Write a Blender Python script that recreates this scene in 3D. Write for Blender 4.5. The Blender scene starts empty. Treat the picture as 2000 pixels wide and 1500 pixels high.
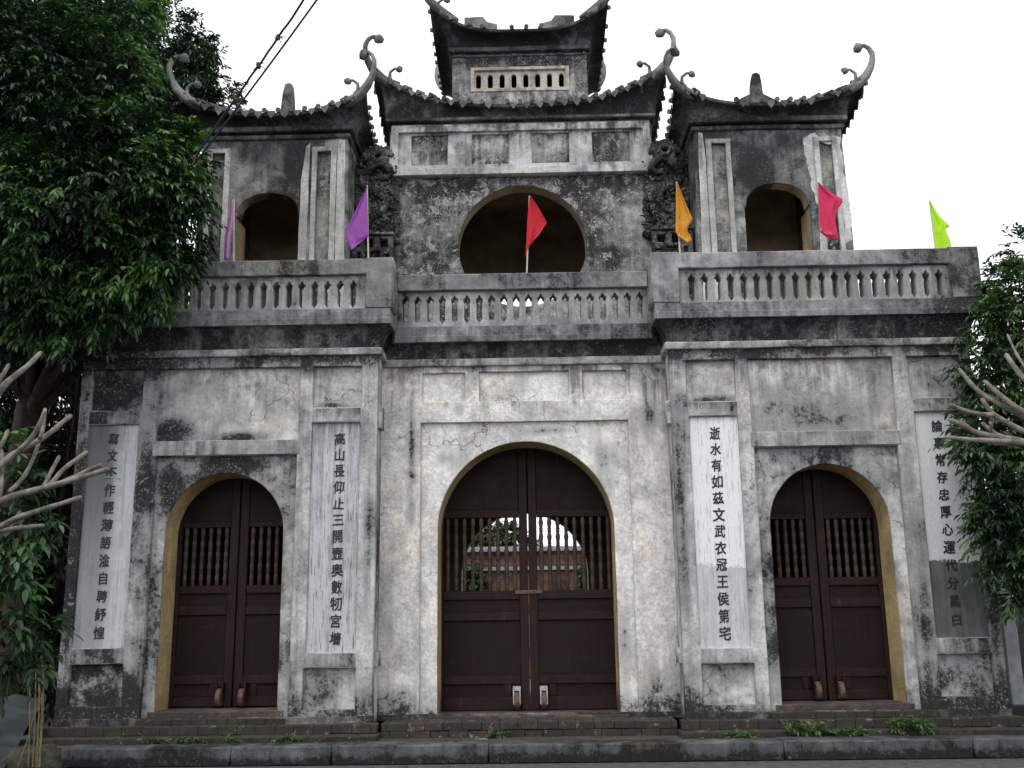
import bpy, bmesh, math, random
import numpy as np
from mathutils import Vector, Matrix, noise as mnoise

random.seed(7)
rng = np.random.default_rng(7)
PI = math.pi
R = math.radians
scene = bpy.context.scene
C = scene.collection

# ------------------------------------------------------------------ camera
camd = bpy.data.cameras.new('camera')
camd.sensor_width = 36.0
camd.lens = 36.0
camd.clip_start = 0.05
camd.clip_end = 600
cam = bpy.data.objects.new('camera', camd)
C.objects.link(cam)
CAMM = (Matrix.Rotation(0.0165, 4, 'Z') @ Matrix.Rotation(PI / 2 + math.atan(0.225), 4, 'X')
        @ Matrix.Rotation(-0.013, 4, 'Z'))
CAML = Vector((0.06, -12.1, 1.5))
cam.matrix_world = Matrix.Translation(CAML) @ CAMM
scene.camera = cam

# ------------------------------------------------------------------ world, sun, exposure
SUN_EL, SUN_AZ = 58.0, 200.0            # degrees; azimuth the light comes from (0 = +Y, clockwise)
world = bpy.data.worlds.new('World')
scene.world = world
world.use_nodes = True
wnt = world.node_tree
wnt.nodes.clear()
wo = wnt.nodes.new('ShaderNodeOutputWorld')
wb = wnt.nodes.new('ShaderNodeBackground')
sky = wnt.nodes.new('ShaderNodeTexSky')
sky.sky_type = 'NISHITA'
sky.sun_disc = False
sky.sun_elevation = R(SUN_EL)
sky.sun_rotation = R(SUN_AZ)
sky.dust_density = 6.0
sky.air_density = 1.0
hs = wnt.nodes.new('ShaderNodeHueSaturation')
hs.inputs['Saturation'].default_value = 0.25
mx = wnt.nodes.new('ShaderNodeMixRGB')
mx.inputs[0].default_value = 0.8
mx.inputs[2].default_value = (9.6, 9.9, 10.4, 1)     # even bright overcast
wnt.links.new(sky.outputs[0], hs.inputs['Color'])
wnt.links.new(hs.outputs[0], mx.inputs[1])
wnt.links.new(mx.outputs[0], wb.inputs['Color'])
wb.inputs['Strength'].default_value = 0.1
wnt.links.new(wb.outputs[0], wo.inputs['Surface'])

sund = bpy.data.lights.new('sun', 'SUN')
sund.energy = 0.6
sund.angle = R(25)
sund.color = (1.0, 0.97, 0.93)
sun = bpy.data.objects.new('sun', sund)
C.objects.link(sun)
sdir = Vector((math.sin(R(SUN_AZ)) * math.cos(R(SUN_EL)), math.cos(R(SUN_AZ)) * math.cos(R(SUN_EL)), math.sin(R(SUN_EL))))
sun.rotation_euler = sdir.to_track_quat('Z', 'Y').to_euler()
sun.location = (0, -20, 30)

vs = scene.view_settings
vs.view_transform = 'Standard'
vs.look = 'None'
vs.exposure = 0.82
vs.gamma = 1.0
scene.cycles.max_bounces = 6
scene.cycles.diffuse_bounces = 3
scene.cycles.transparent_max_bounces = 8
scene.cycles.use_denoising = True

# ------------------------------------------------------------------ helpers
def at(px, py, Y):
    d = CAMM.to_3x3() @ Vector(((px - 1000) / 2000, (750 - py) / 2000, -1.0))
    t = (Y - CAML.y) / d.y
    return CAML + d * t

def tag(o, label=None, cat=None, group=None, kind=None):
    if label: o['label'] = label
    if cat: o['category'] = cat
    if group: o['group'] = group
    if kind: o['kind'] = kind
    return o

def empty(name, loc, label=None, cat=None, group=None):
    o = bpy.data.objects.new(name, None)
    C.objects.link(o)
    o.location = loc
    o.empty_display_size = 0.2
    return tag(o, label, cat, group)

def wob(x, y, z, a=0.004, f=3.1):
    return a * mnoise.noise(Vector((x * f, y * f, z * f))) + a * .6 * mnoise.noise(Vector((x * f * 4 + 9, y * f * 4, z * f * 4)))

def resample(pts, step, jit, seed):
    out = []
    n = len(pts)
    for i in range(n):
        a, b = pts[i], pts[(i + 1) % n]
        L = math.hypot(b[0] - a[0], b[1] - a[1])
        k = max(1, int(L / step))
        for j in range(k):
            t = j / k
            x, z = a[0] + (b[0] - a[0]) * t, a[1] + (b[1] - a[1]) * t
            out.append((x + wob(x, seed, z, jit), z + wob(x + 31, seed, z, jit)))
    return out

def rectp(x0, x1, z0, z1):
    return [(x0, z0), (x1, z0), (x1, z1), (x0, z1)]

def archp(cx, hw, zb, zs, ztop, n=24, p=1.0):
    pts = [(cx - hw, zb), (cx + hw, zb)]
    for i in range(n + 1):
        a = PI * i / n
        pts.append((cx + hw * math.cos(a), zs + (ztop - zs) * math.sin(a) ** p))
    return pts

def circp(cx, cz, r, n=56):
    return [(cx + r * math.cos(2 * PI * i / n), cz + r * math.sin(2 * PI * i / n)) for i in range(n)]

class MB:
    def __init__(self):
        self.bm = bmesh.new()
    def mesh(self, me):
        self.bm.from_mesh(me)
        bpy.data.meshes.remove(me)
        return self
    def plate(self, outer, holes, y0, y1, bevel=0.005, step=0.11, jit=0.003, seed=0):
        cu = bpy.data.curves.new('tmp', 'CURVE')
        cu.dimensions = '2D'
        cu.fill_mode = 'BOTH'
        cu.extrude = (y1 - y0) / 2 - bevel
        cu.bevel_depth = bevel
        cu.offset = -bevel
        cu.bevel_resolution = 0
        for poly in [outer] + list(holes):
            pts = resample(poly, step, jit, seed)
            sp = cu.splines.new('POLY')
            sp.points.add(len(pts) - 1)
            for p, q in zip(sp.points, pts):
                p.co = (q[0], q[1], 0, 1)
            sp.use_cyclic_u = True
        o = bpy.data.objects.new('tmp', cu)
        C.objects.link(o)
        me = bpy.data.meshes.new_from_object(o)
        bpy.data.objects.remove(o)
        bpy.data.curves.remove(cu)
        me.transform(Matrix.Translation((0, (y0 + y1) / 2, 0)) @ Matrix.Rotation(PI / 2, 4, 'X'))
        return self.mesh(me)
    def rect(self, x0, x1, y0, y1, z0, z1, **k):
        return self.plate(rectp(min(x0, x1), max(x0, x1), z0, z1), [], y0, y1, **k)
    def box(self, x0, x1, y0, y1, z0, z1, bev=0.0):
        x0, x1 = min(x0, x1), max(x0, x1)
        vs_ = [self.bm.verts.new((x, y, z)) for z in (z0, z1) for y in (y0, y1) for x in (x0, x1)]
        fs = [self.bm.faces.new([vs_[i] for i in f]) for f in
              ((0, 2, 3, 1), (4, 5, 7, 6), (0, 1, 5, 4), (2, 6, 7, 3), (0, 4, 6, 2), (1, 3, 7, 5))]
        if bev:
            es = list({e for f in fs for e in f.edges})
            bmesh.ops.bevel(self.bm, geom=es, offset=bev, segments=2, affect='EDGES', profile=.6)
        return self
    def tube(self, pts, rad, n=8, cap=True, flat=1.0):
        pts = [Vector(p) for p in pts]
        if not hasattr(rad, '__len__'): rad = [rad] * len(pts)
        up = None
        rings = []
        for i, p in enumerate(pts):
            d = (pts[min(i + 1, len(pts) - 1)] - pts[max(i - 1, 0)])
            if d.length < 1e-9: d = Vector((0, 0, 1))
            d.normalize()
            if up is None:
                up = d.orthogonal().normalized()
            up = (up - d * up.dot(d))
            up = up.normalized() if up.length > 1e-6 else d.orthogonal().normalized()
            si = d.cross(up)
            rings.append([self.bm.verts.new(p + (up * math.cos(2 * PI * k / n) + si * math.sin(2 * PI * k / n) * flat) * rad[i]) for k in range(n)])
        for a, b in zip(rings, rings[1:]):
            for k in range(n):
                self.bm.faces.new((a[k], a[(k + 1) % n], b[(k + 1) % n], b[k]))
        if cap:
            self.bm.faces.new(list(reversed(rings[0])))
            self.bm.faces.new(rings[-1])
        return self
    def lathe(self, cx, cy, prof, n=10):
        rings = [[self.bm.verts.new((cx + r * math.cos(2 * PI * k / n), cy + r * math.sin(2 * PI * k / n), z)) for k in range(n)] for r, z in prof]
        for a, b in zip(rings, rings[1:]):
            for k in range(n):
                self.bm.faces.new((a[k], a[(k + 1) % n], b[(k + 1) % n], b[k]))
        self.bm.faces.new(list(reversed(rings[0])))
        self.bm.faces.new(rings[-1])
        return self
    def ball(self, c, r, sx=1, sy=1, sz=1, sub=2, jit=0.0):
        m = Matrix.Translation(c) @ Matrix.Diagonal((r * sx, r * sy, r * sz, 1))
        res = bmesh.ops.create_icosphere(self.bm, subdivisions=sub, radius=1, matrix=m)
        if jit:
            for v in res['verts']:
                d = v.co - Vector(c)
                v.co += d * jit * mnoise.noise(v.co * 3.0 / max(r, .05) * .5)
        return self
    def grid(self, rows, close=False):
        vv = [[self.bm.verts.new(p) for p in r] for r in rows]
        for a, b in zip(vv, vv[1:]):
            m = len(a)
            for k in range(m if close else m - 1):
                self.bm.faces.new((a[k], a[(k + 1) % m], b[(k + 1) % m], b[k]))
        return self
    def poly(self, pts):
        self.bm.faces.new([self.bm.verts.new(p) for p in pts])
        return self
    def build(self, name, mat, parent=None, smooth=False, sharp=None):
        me = bpy.data.meshes.new(name)
        bmesh.ops.recalc_face_normals(self.bm, faces=self.bm.faces)
        self.bm.to_mesh(me)
        self.bm.free()
        if smooth:
            me.polygons.foreach_set('use_smooth', [True] * len(me.polygons))
            if sharp: me.set_sharp_from_angle(angle=R(sharp))
        me.materials.append(mat)
        o = bpy.data.objects.new(name, me)
        C.objects.link(o)
        if parent:
            o.parent = parent
            o.matrix_parent_inverse = Matrix.Identity(4)
            base = Vector((0, 0, 0))
            q = parent
            while q:
                base += q.location
                q = q.parent
            me.transform(Matrix.Translation(-base))
        return o

# ------------------------------------------------------------------ materials
def newmat(name):
    m = bpy.data.materials.new(name)
    m.use_nodes = True
    nt = m.node_tree
    return m, nt, nt.nodes['Principled BSDF']

class G:
    """tiny node-graph writer"""
    def __init__(self, nt):
        self.nt = nt
    def n(self, t, **kw):
        x = self.nt.nodes.new(t)
        for k, v in kw.items():
            setattr(x, k, v)
        return x
    def put(self, sock, v):
        if hasattr(v, 'is_linked') or isinstance(v, bpy.types.NodeSocket): self.nt.links.new(v, sock)
        else:
            if hasattr(sock.default_value, '__len__') and not hasattr(v, '__len__'): v = (v, v, v)
            if sock.type == 'RGBA' and len(v) == 3: v = (*v, 1)
            sock.default_value = v
    def math(self, op, a, b=0.0, c=0.0, clamp=False):
        x = self.n('ShaderNodeMath', operation=op, use_clamp=clamp)
        self.put(x.inputs[0], a); self.put(x.inputs[1], b); self.put(x.inputs[2], c)
        return x.outputs[0]
    def pos(self, seed=0.0):
        g = self.n('ShaderNodeNewGeometry')
        x = self.n('ShaderNodeVectorMath', operation='ADD')
        self.put(x.inputs[0], g.outputs['Position']); x.inputs[1].default_value = (seed * 3.7, seed * 1.3, seed * 2.1)
        return x.outputs[0]
    def scale(self, v, s):
        x = self.n('ShaderNodeVectorMath', operation='MULTIPLY')
        self.put(x.inputs[0], v); x.inputs[1].default_value = s if hasattr(s, '__len__') else (s, s, s)
        return x.outputs[0]
    def noise(self, v, s=1.0, detail=5, rough=.6, dist=0.0):
        x = self.n('ShaderNodeTexNoise')
        self.put(x.inputs['Vector'], self.scale(v, s)); x.inputs['Scale'].default_value = 1.0
        x.inputs['Detail'].default_value = detail; x.inputs['Roughness'].default_value = rough
        x.inputs['Distortion'].default_value = dist
        return x.outputs[0]
    def ramp(self, v, a, b, lo=0.0, hi=1.0, smooth=True):
        x = self.n('ShaderNodeMapRange', interpolation_type='SMOOTHSTEP' if smooth else 'LINEAR')
        self.put(x.inputs['Value'], v); self.put(x.inputs['From Min'], a); self.put(x.inputs['From Max'], b)
        x.inputs['To Min'].default_value = lo; x.inputs['To Max'].default_value = hi
        return x.outputs[0]
    def mix(self, f, a, b, mode='MIX'):
        x = self.n('ShaderNodeMixRGB', blend_type=mode)
        self.put(x.inputs[0], f); self.put(x.inputs[1], a); self.put(x.inputs[2], b)
        return x.outputs[0]
    def sepz(self):
        g = self.n('ShaderNodeNewGeometry')
        s = self.n('ShaderNodeSeparateXYZ')
        self.nt.links.new(g.outputs['Position'], s.inputs[0])
        return s.outputs
    def bump(self, bsdf, h, strength=.4, dist=.01):
        b = self.n('ShaderNodeBump')
        b.inputs['Strength'].default_value = strength
        b.inputs['Distance'].default_value = dist
        self.put(b.inputs['Height'], h)
        self.nt.links.new(b.outputs[0], bsdf.inputs['Normal'])

def plaster(name, light=(.50, .49, .475), mid=(.23, .23, .228), dark=(.024, .024, .025), amt=.35, streak=.5,
            speck=.35, warm=.25, grad=(), gradx=(), seed=0.0, rough=.92, bump=.5, flake=.5, grime=.4, runs=(), crack=0.0, spots=()):
    """weathered lime plaster: pale coats, flaked grey undercoat, grime runs, black mould and little pale chips.
    grad / gradx = (a, b, amt0, amt1): mould that thickens towards a ledge, the ground or the wall ends, where it also paints in shade."""
    m, nt, bs = newmat(name)
    g = G(nt)
    p = g.pos(seed)
    A = g.noise(p, .8, 5, .6)
    B = g.noise(p, 3.3, 8, .7, .4)
    S = g.noise(p, (9, 9, .55), 5, .68)
    F = g.noise(p, 26, 5, .78)
    wsum = .42 + .36 + .4 * streak + .28
    v = g.math('MULTIPLY', A, .42)
    v = g.math('MULTIPLY_ADD', B, .36, v)
    v = g.math('MULTIPLY_ADD', S, .4 * streak, v)
    v = g.math('MULTIPLY_ADD', F, .28, v)
    v = g.math('DIVIDE', v, wsum)
    tot = .5 + (.5 - amt) * .40
    xyz = g.sepz()
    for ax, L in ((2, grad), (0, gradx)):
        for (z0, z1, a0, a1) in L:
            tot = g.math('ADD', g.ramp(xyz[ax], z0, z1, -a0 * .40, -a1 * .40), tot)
    for (sx_, sz_, rx_, rz_, a_) in spots:
        dx_ = g.math('DIVIDE', g.math('SUBTRACT', xyz[0], sx_), rx_)
        dz_ = g.math('DIVIDE', g.math('SUBTRACT', xyz[2], sz_), rz_)
        dd = g.math('SQRT', g.math('ADD', g.math('MULTIPLY', dx_, dx_), g.math('MULTIPLY', dz_, dz_)))
        dd = g.math('MULTIPLY_ADD', g.math('SUBTRACT', B, .5), 2.6, dd)
        tot = g.math('ADD', tot, g.ramp(dd, .1, 1.35, -a_ * .38, 0.0))
    sub = (lambda k: g.math('ADD', tot, k)) if (grad or gradx or spots) else (lambda k: tot + k)
    mask_mid = g.ramp(v, sub(-.09), sub(.0))
    mask_dark = g.ramp(v, sub(-.012), sub(.04))
    Cn = g.noise(p, 1.7, 8, .74, .7)
    cream = g.ramp(g.math('ADD', g.math('MULTIPLY', Cn, .8), g.math('MULTIPLY', F, .2)), .53, .565)
    lt = g.mix(g.math('MULTIPLY', cream, warm), light, (light[0] * 1.16, light[1] * 1.0, light[2] * .84))
    tone = g.ramp(g.noise(p, 1.3, 7, .72, .5), .36, .62, .60, 1.14)
    lt = g.mix(1.0, lt, tone, 'MULTIPLY')
    # grey undercoat where the paint has flaked off, with crisp edges
    U = g.math('MULTIPLY_ADD', F, .16, g.math('MULTIPLY', g.noise(g.scale(p, 1.0), 2.6, 9, .72, .9), .84))
    fl = g.ramp(U, .535, .56)
    lt = g.mix(g.math('MULTIPLY', fl, flake), lt, [c * .5 + mid[i] * .4 for i, c in enumerate(light)])
    # grime runs
    gr = g.ramp(g.math('MULTIPLY_ADD', S, .45, g.math('MULTIPLY', A, .55)), .46, .62)
    lt = g.mix(g.math('MULTIPLY', gr, grime), lt, mid)
    col = g.mix(mask_mid, lt, mid)
    col = g.mix(mask_dark, col, dark)
    # rain runs hanging below ledges
    for (zt, ln, k) in runs:
        Rn = g.math('MULTIPLY_ADD', g.noise(p, (15, 15, .45), 4, .7), .75, g.math('MULTIPLY', g.noise(p, (3, 3, .8), 4, .6), .25))
        fall = g.ramp(xyz[2], zt - ln, zt, 0.0, 1.0, False)
        rm = g.math('MULTIPLY', g.ramp(g.math('MULTIPLY_ADD', fall, .16, Rn), .56, .66), g.math('MULTIPLY', g.math('GREATER_THAN', fall, .001), k))
        rm = g.math('MULTIPLY', rm, g.math('LESS_THAN', xyz[2], zt + .02))
        rm = g.math('MULTIPLY', rm, g.math('MULTIPLY', g.ramp(fall, 0.0, .5), g.ramp(B, .42, .58)))
        col = g.mix(rm, col, [c * 1.6 for c in dark])
    if crack:
        vo = g.n('ShaderNodeTexVoronoi', feature='DISTANCE_TO_EDGE')
        vo.inputs['Scale'].default_value = 1.0
        wv = g.n('ShaderNodeVectorMath', operation='MULTIPLY_ADD')
        nn = g.n('ShaderNodeTexNoise')
        nn.inputs['Scale'].default_value = 4.0
        nn.inputs['Detail'].default_value = 4
        g.put(nn.inputs['Vector'], p)
        g.put(wv.inputs[0], nn.outputs['Color']); wv.inputs[1].default_value = (.5, .5, .5)
        g.put(wv.inputs[2], g.scale(p, 1.15))
        g.put(vo.inputs['Vector'], wv.outputs[0])
        cm = g.math('MULTIPLY', g.ramp(vo.outputs['Distance'], .003, .009, 1.0, 0.0), g.ramp(g.noise(p, .9, 3, .6), .52, .58))
        col = g.mix(g.math('MULTIPLY', cm, crack), col, dark)
    # chips: little pale spots where mould and skin have come away
    K = g.noise(p, 34, 3, .85)
    K2 = g.noise(p, 2.3, 5, .65)
    chips = g.math('MULTIPLY', g.ramp(K, .55, .61), g.ramp(K2, .45, .6))
    col = g.mix(g.math('MULTIPLY', chips, speck), col, [c * .85 for c in light])
    c3t = .60 - .075 * speck
    C3 = g.ramp(g.math('MULTIPLY_ADD', F, .34, g.math('MULTIPLY', g.noise(p, 5.2, 7, .75, .6), .66)), c3t, c3t + .035)
    col = g.mix(g.math('MULTIPLY', C3, speck * .75), col, [c * .85 for c in light])
    pits = g.math('MULTIPLY', g.ramp(g.noise(p, 29, 4, .8), .575, .65), .55 * min(1, speck + .25))
    col = g.mix(pits, col, g.mix(.6, mid, dark))
    col = g.mix(1.0, col, g.ramp(F, .3, .7, .62, 1.30, False), 'MULTIPLY')
    g.put(bs.inputs['Base Color'], col)
    bs.inputs['Roughness'].default_value = rough
    bs.inputs['Specular IOR Level'].default_value = .25
    h = g.math('MULTIPLY_ADD', F, .4, g.math('MULTIPLY', B, .8))
    h = g.math('MULTIPLY_ADD', mask_dark, -.10, h)
    h = g.math('MULTIPLY_ADD', fl, -.12, h)
    h = g.math('MULTIPLY_ADD', chips, -.12, h)
    g.bump(bs, h, bump, .022)
    return m

def whitewash(name, light, grey, zb=None, streak=.4, scratch=.3, edge=.3, seed=0.0, left=None):
    """painted couplet panel: white paint, rain streaks, old grey lower part below height zb"""
    m, nt, bs = newmat(name)
    g = G(nt)
    p = g.pos(seed)
    S = g.noise(p, (16, 16, .9), 5, .7)
    S2 = g.noise(p, (55, 55, 3.5), 4, .7)
    B = g.noise(p, 4, 7, .7)
    F = g.noise(p, 30, 4, .7)
    x, y, z = g.sepz()
    col = g.mix(g.math('MULTIPLY', g.ramp(g.math('MULTIPLY_ADD', S, .65, g.math('MULTIPLY', B, .35)), .46, .6), streak), light, grey)
    if zb is not None:
        e = g.math('MULTIPLY_ADD', g.math('SUBTRACT', B, .5), .30, g.math('ADD', z, g.math('MULTIPLY', g.math('SUBTRACT', F, .5), .08)))
        low = g.ramp(e, zb - .012, zb + .012, 1.0, 0.0)
        lowc = g.mix(g.ramp(g.math('MULTIPLY_ADD', S, .6, g.math('MULTIPLY', B, .4)), .40, .58), grey, [c * .62 for c in grey])
        col = g.mix(g.math('MULTIPLY', low, edge), col, lowc)
    if left is not None:      # rain-run stain that enters at one side of the panel
        x0, x1 = left
        st = g.math('MULTIPLY', g.ramp(g.math('MULTIPLY_ADD', g.math('SUBTRACT', S, .5), .5, x), x0, x1, 1.0, 0.0), g.ramp(z, 1.6, 3.4, .55, .9))
        col = g.mix(st, col, [c * .33 for c in grey])
    sc = g.math('MULTIPLY', g.ramp(S2, .55, .62), scratch)
    col = g.mix(sc, col, [c * .35 for c in grey])
    top = g.math('MULTIPLY', g.ramp(z, 3.35, 3.82), g.ramp(g.noise(p, (13, 13, 1.0), 3, .6), .42, .6))
    col = g.mix(g.math('MULTIPLY', top, streak), col, [c * .3 for c in grey])
    col = g.mix(1.0, col, g.ramp(F, .3, .7, .9, 1.06, False), 'MULTIPLY')
    g.put(bs.inputs['Base Color'], col)
    bs.inputs['Roughness'].default_value = .85
    g.bump(bs, g.math('MULTIPLY_ADD', F, .5, B), .25, .01)
    return m

def simple(name, c1, c2, scale=6.0, rough=.7, bump=.3, stretch=(1, 1, 1), detail=6, spec=.4, lo=.38, hi=.62, dist=.01):
    m, nt, bs = newmat(name)
    g = G(nt)
    p = g.pos()
    n1 = g.noise(p, [scale * s for s in stretch], detail, .65, .3)
    col = g.mix(g.ramp(n1, lo, hi), c1, c2)
    g.put(bs.inputs['Base Color'], col)
    bs.inputs['Roughness'].default_value = rough
    bs.inputs['Specular IOR Level'].default_value = spec
    g.bump(bs, n1, bump, dist)
    return m

def wood(name, base, worn, wear=.35, rough=.5):
    m, nt, bs = newmat(name)
    g = G(nt)
    p = g.pos()
    S = g.noise(p, (30, 30, 1.6), 6, .7)
    B = g.noise(p, 3.5, 7, .7)
    F = g.noise(p, 45, 3, .7)
    H = g.noise(p, (2.5, 2.5, 26), 4, .7)
    w = g.ramp(g.math('MULTIPLY_ADD', S, .4, g.math('MULTIPLY_ADD', B, .4, g.math('MULTIPLY', F, .2))), .56, .66)
    tone = g.ramp(g.math('MULTIPLY_ADD', S, .5, g.math('MULTIPLY', B, .5)), .35, .65, .65, 1.35)
    col = g.mix(1.0, base, tone, 'MULTIPLY')
    col = g.mix(g.math('MULTIPLY', w, wear), col, worn)
    col = g.mix(g.math('MULTIPLY', g.ramp(H, .56, .72), .10), col, (.09, .055, .045))
    g.put(bs.inputs['Base Color'], col)
    g.put(bs.inputs['Roughness'], g.ramp(B, .3, .7, rough, rough + .25))
    bs.inputs['Specular IOR Level'].default_value = .18
    g.bump(bs, g.math('MULTIPLY_ADD', S, .6, F), .25, .006)
    return m

def brickwork(x0, x1, y, z0, courses, depth, seed, L=.215, h=.072):
    """face courses of separate worn bricks (one mesh), each with its own firing tone"""
    rr = random.Random(seed)
    m = MB()
    tl = m.bm.faces.layers.float.new('tone')
    for c in range(courses):
        x = x0 - rr.uniform(0, L)
        while x < x1:
            a, b = max(x0, x), min(x1, x + L * rr.uniform(.9, 1.05))
            x = b + .004
            if b - a < .03: continue
            n0 = len(m.bm.faces)
            dy, dz = rr.uniform(-.006, .006), rr.uniform(-.003, .003)
            if rr.random() < .06: dy += .02
            m.box(a, b, y + dy, y + depth, z0 + c * h + dz, z0 + (c + 1) * h - .004 + dz, bev=.007)
            t = rr.random()
            m.bm.faces.ensure_lookup_table()
            for f in m.bm.faces[n0:]: f[tl] = t
    for v in m.bm.verts:
        v.co += Vector((.4, 1, .7)) * .011 * mnoise.noise(v.co * 13)
    return m

def brickunit(name, c1, c2, c3, dirt, moss, seed=0.0):
    m, nt, bs = newmat(name)
    g = G(nt)
    a = g.n('ShaderNodeAttribute', attribute_name='tone')
    p = g.pos(seed)
    B = g.noise(p, 2.4, 8, .72, .4)
    F = g.noise(p, 24, 5, .78)
    col = g.mix(g.ramp(a.outputs['Fac'], .2, .8), c1, c2)
    col = g.mix(g.ramp(a.outputs['Fac'], .8, .95), col, c3)
    col = g.mix(1.0, col, g.ramp(F, .3, .7, .5, 1.35, False), 'MULTIPLY')
    d = g.ramp(g.math('MULTIPLY_ADD', B, .7, g.math('MULTIPLY', F, .3)), .5 - dirt * .1, .58 - dirt * .05)
    col = g.mix(g.math('MULTIPLY', d, .9), col, (.02, .019, .016))
    mo = g.math('MULTIPLY', g.ramp(g.math('MULTIPLY_ADD', g.noise(p, 1.6, 6, .7), .8, g.math('MULTIPLY', F, .2)), .5, .6), moss)
    col = g.mix(mo, col, (.028, .036, .014))
    li = g.math('MULTIPLY', g.ramp(g.noise(p, 6.5, 7, .78), .585, .63), .7)
    col = g.mix(li, col, (.26, .25, .23))
    g.put(bs.inputs['Base Color'], col)
    bs.inputs['Roughness'].default_value = .95
    g.bump(bs, F, .6, .015)
    return m

def brickmat(name, c1, c2, mortar, dirt=.6, sx=.22, sz=.065, moss=.2, seed=0.0):
    m, nt, bs = newmat(name)
    g = G(nt)
    x, y, z = g.sepz()
    gn = g.n('ShaderNodeNewGeometry')
    nz = g.n('ShaderNodeSeparateXYZ')
    nt.links.new(gn.outputs['Normal'], nz.inputs[0])
    up = g.ramp(g.math('ABSOLUTE', nz.outputs[2]), .5, .8)
    cv = g.n('ShaderNodeCombineXYZ')
    g.put(cv.inputs[0], x)
    g.put(cv.inputs[1], g.math('ADD', z, g.math('MULTIPLY', g.math('MULTIPLY', y, .5), up)))
    b = g.n('ShaderNodeTexBrick')
    g.put(b.inputs['Vector'], cv.outputs[0])
    b.inputs['Scale'].default_value = 1.0
    b.inputs['Brick Width'].default_value = sx
    b.inputs['Row Height'].default_value = sz
    b.inputs['Mortar Size'].default_value = .006
    b.inputs['Mortar Smooth'].default_value = .3
    g.put(b.inputs['Color1'], c1); g.put(b.inputs['Color2'], c2); g.put(b.inputs['Mortar'], mortar)
    p = g.pos(seed)
    B = g.noise(p, 2.6, 8, .7, .4)
    F = g.noise(p, 22, 5, .75)
    col = g.mix(1.0, b.outputs['Color'], g.ramp(F, .3, .7, .6, 1.25, False), 'MULTIPLY')
    d = g.ramp(g.math('MULTIPLY_ADD', B, .75, g.math('MULTIPLY', F, .25)), .5 - dirt * .14, .6 - dirt * .08)
    col = g.mix(g.math('MULTIPLY', d, .92), col, (.028, .027, .025))
    gr = g.math('MULTIPLY', g.ramp(g.noise(p, 1.4, 5, .7), .52, .66), moss)
    col = g.mix(gr, col, (.045, .06, .02))
    lime = g.math('MULTIPLY', g.ramp(g.noise(p, 5.5, 6, .75), .6, .66), .5)
    col = g.mix(lime, col, (.3, .28, .26))
    g.put(bs.inputs['Base Color'], col)
    bs.inputs['Roughness'].default_value = .95
    h = g.math('MULTIPLY_ADD', b.outputs['Fac'], -.6, g.math('MULTIPLY', F, .5))
    g.bump(bs, h, .6, .012)
    return m

def leafmat(name, dark, mid, bright, gloss=.4, trans=.25):
    m, nt, bs = newmat(name)
    g = G(nt)
    a = g.n('ShaderNodeAttribute', attribute_name='tone')
    cr = g.n('ShaderNodeValToRGB')
    nt.links.new(a.outputs['Fac'], cr.inputs[0])
    e = cr.color_ramp.elements
    e[0].color = (*dark, 1); e[0].position = 0.0
    e[1].color = (*bright, 1); e[1].position = 1.0
    k = e.new(.6); k.color = (*mid, 1)
    k = e.new(.975); k.color = (*bright, 1)
    e[len(e) - 1].color = (bright[0] * 2.2, bright[1] * 1.1, bright[2] * .7, 1)     # a few yellowed leaves
    nt.links.new(cr.outputs[0], bs.inputs['Base Color'])
    bs.inputs['Roughness'].default_value = gloss
    bs.inputs['Specular IOR Level'].default_value = .45
    tr = g.n('ShaderNodeBsdfTranslucent')
    nt.links.new(g.mix(1.0, cr.outputs[0], (1.5, 1.7, .7), 'MULTIPLY'), tr.inputs['Color'])
    ms = g.n('ShaderNodeMixShader')
    ms.inputs[0].default_value = trans
    nt.links.new(bs.outputs[0], ms.inputs[1]); nt.links.new(tr.outputs[0], ms.inputs[2])
    nt.links.new(ms.outputs[0], nt.nodes['Material Output'].inputs['Surface'])
    return m

def clothmat(name, col):
    m, nt, bs = newmat(name)
    g = G(nt)
    p = g.pos()
    n1 = g.noise(p, 14, 4, .6)
    c = g.mix(g.ramp(n1, .35, .65), [x * .9 for x in col], col)
    g.put(bs.inputs['Base Color'], c)
    bs.inputs['Roughness'].default_value = .75
    bs.inputs['Sheen Weight'].default_value = .1
    tr = g.n('ShaderNodeBsdfTranslucent')
    g.put(tr.inputs['Color'], c)
    ms = g.n('ShaderNodeMixShader')
    ms.inputs[0].default_value = .3
    nt.links.new(bs.outputs[0], ms.inputs[1]); nt.links.new(tr.outputs[0], ms.inputs[2])
    nt.links.new(ms.outputs[0], nt.nodes['Material Output'].inputs['Surface'])
    return m

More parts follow.
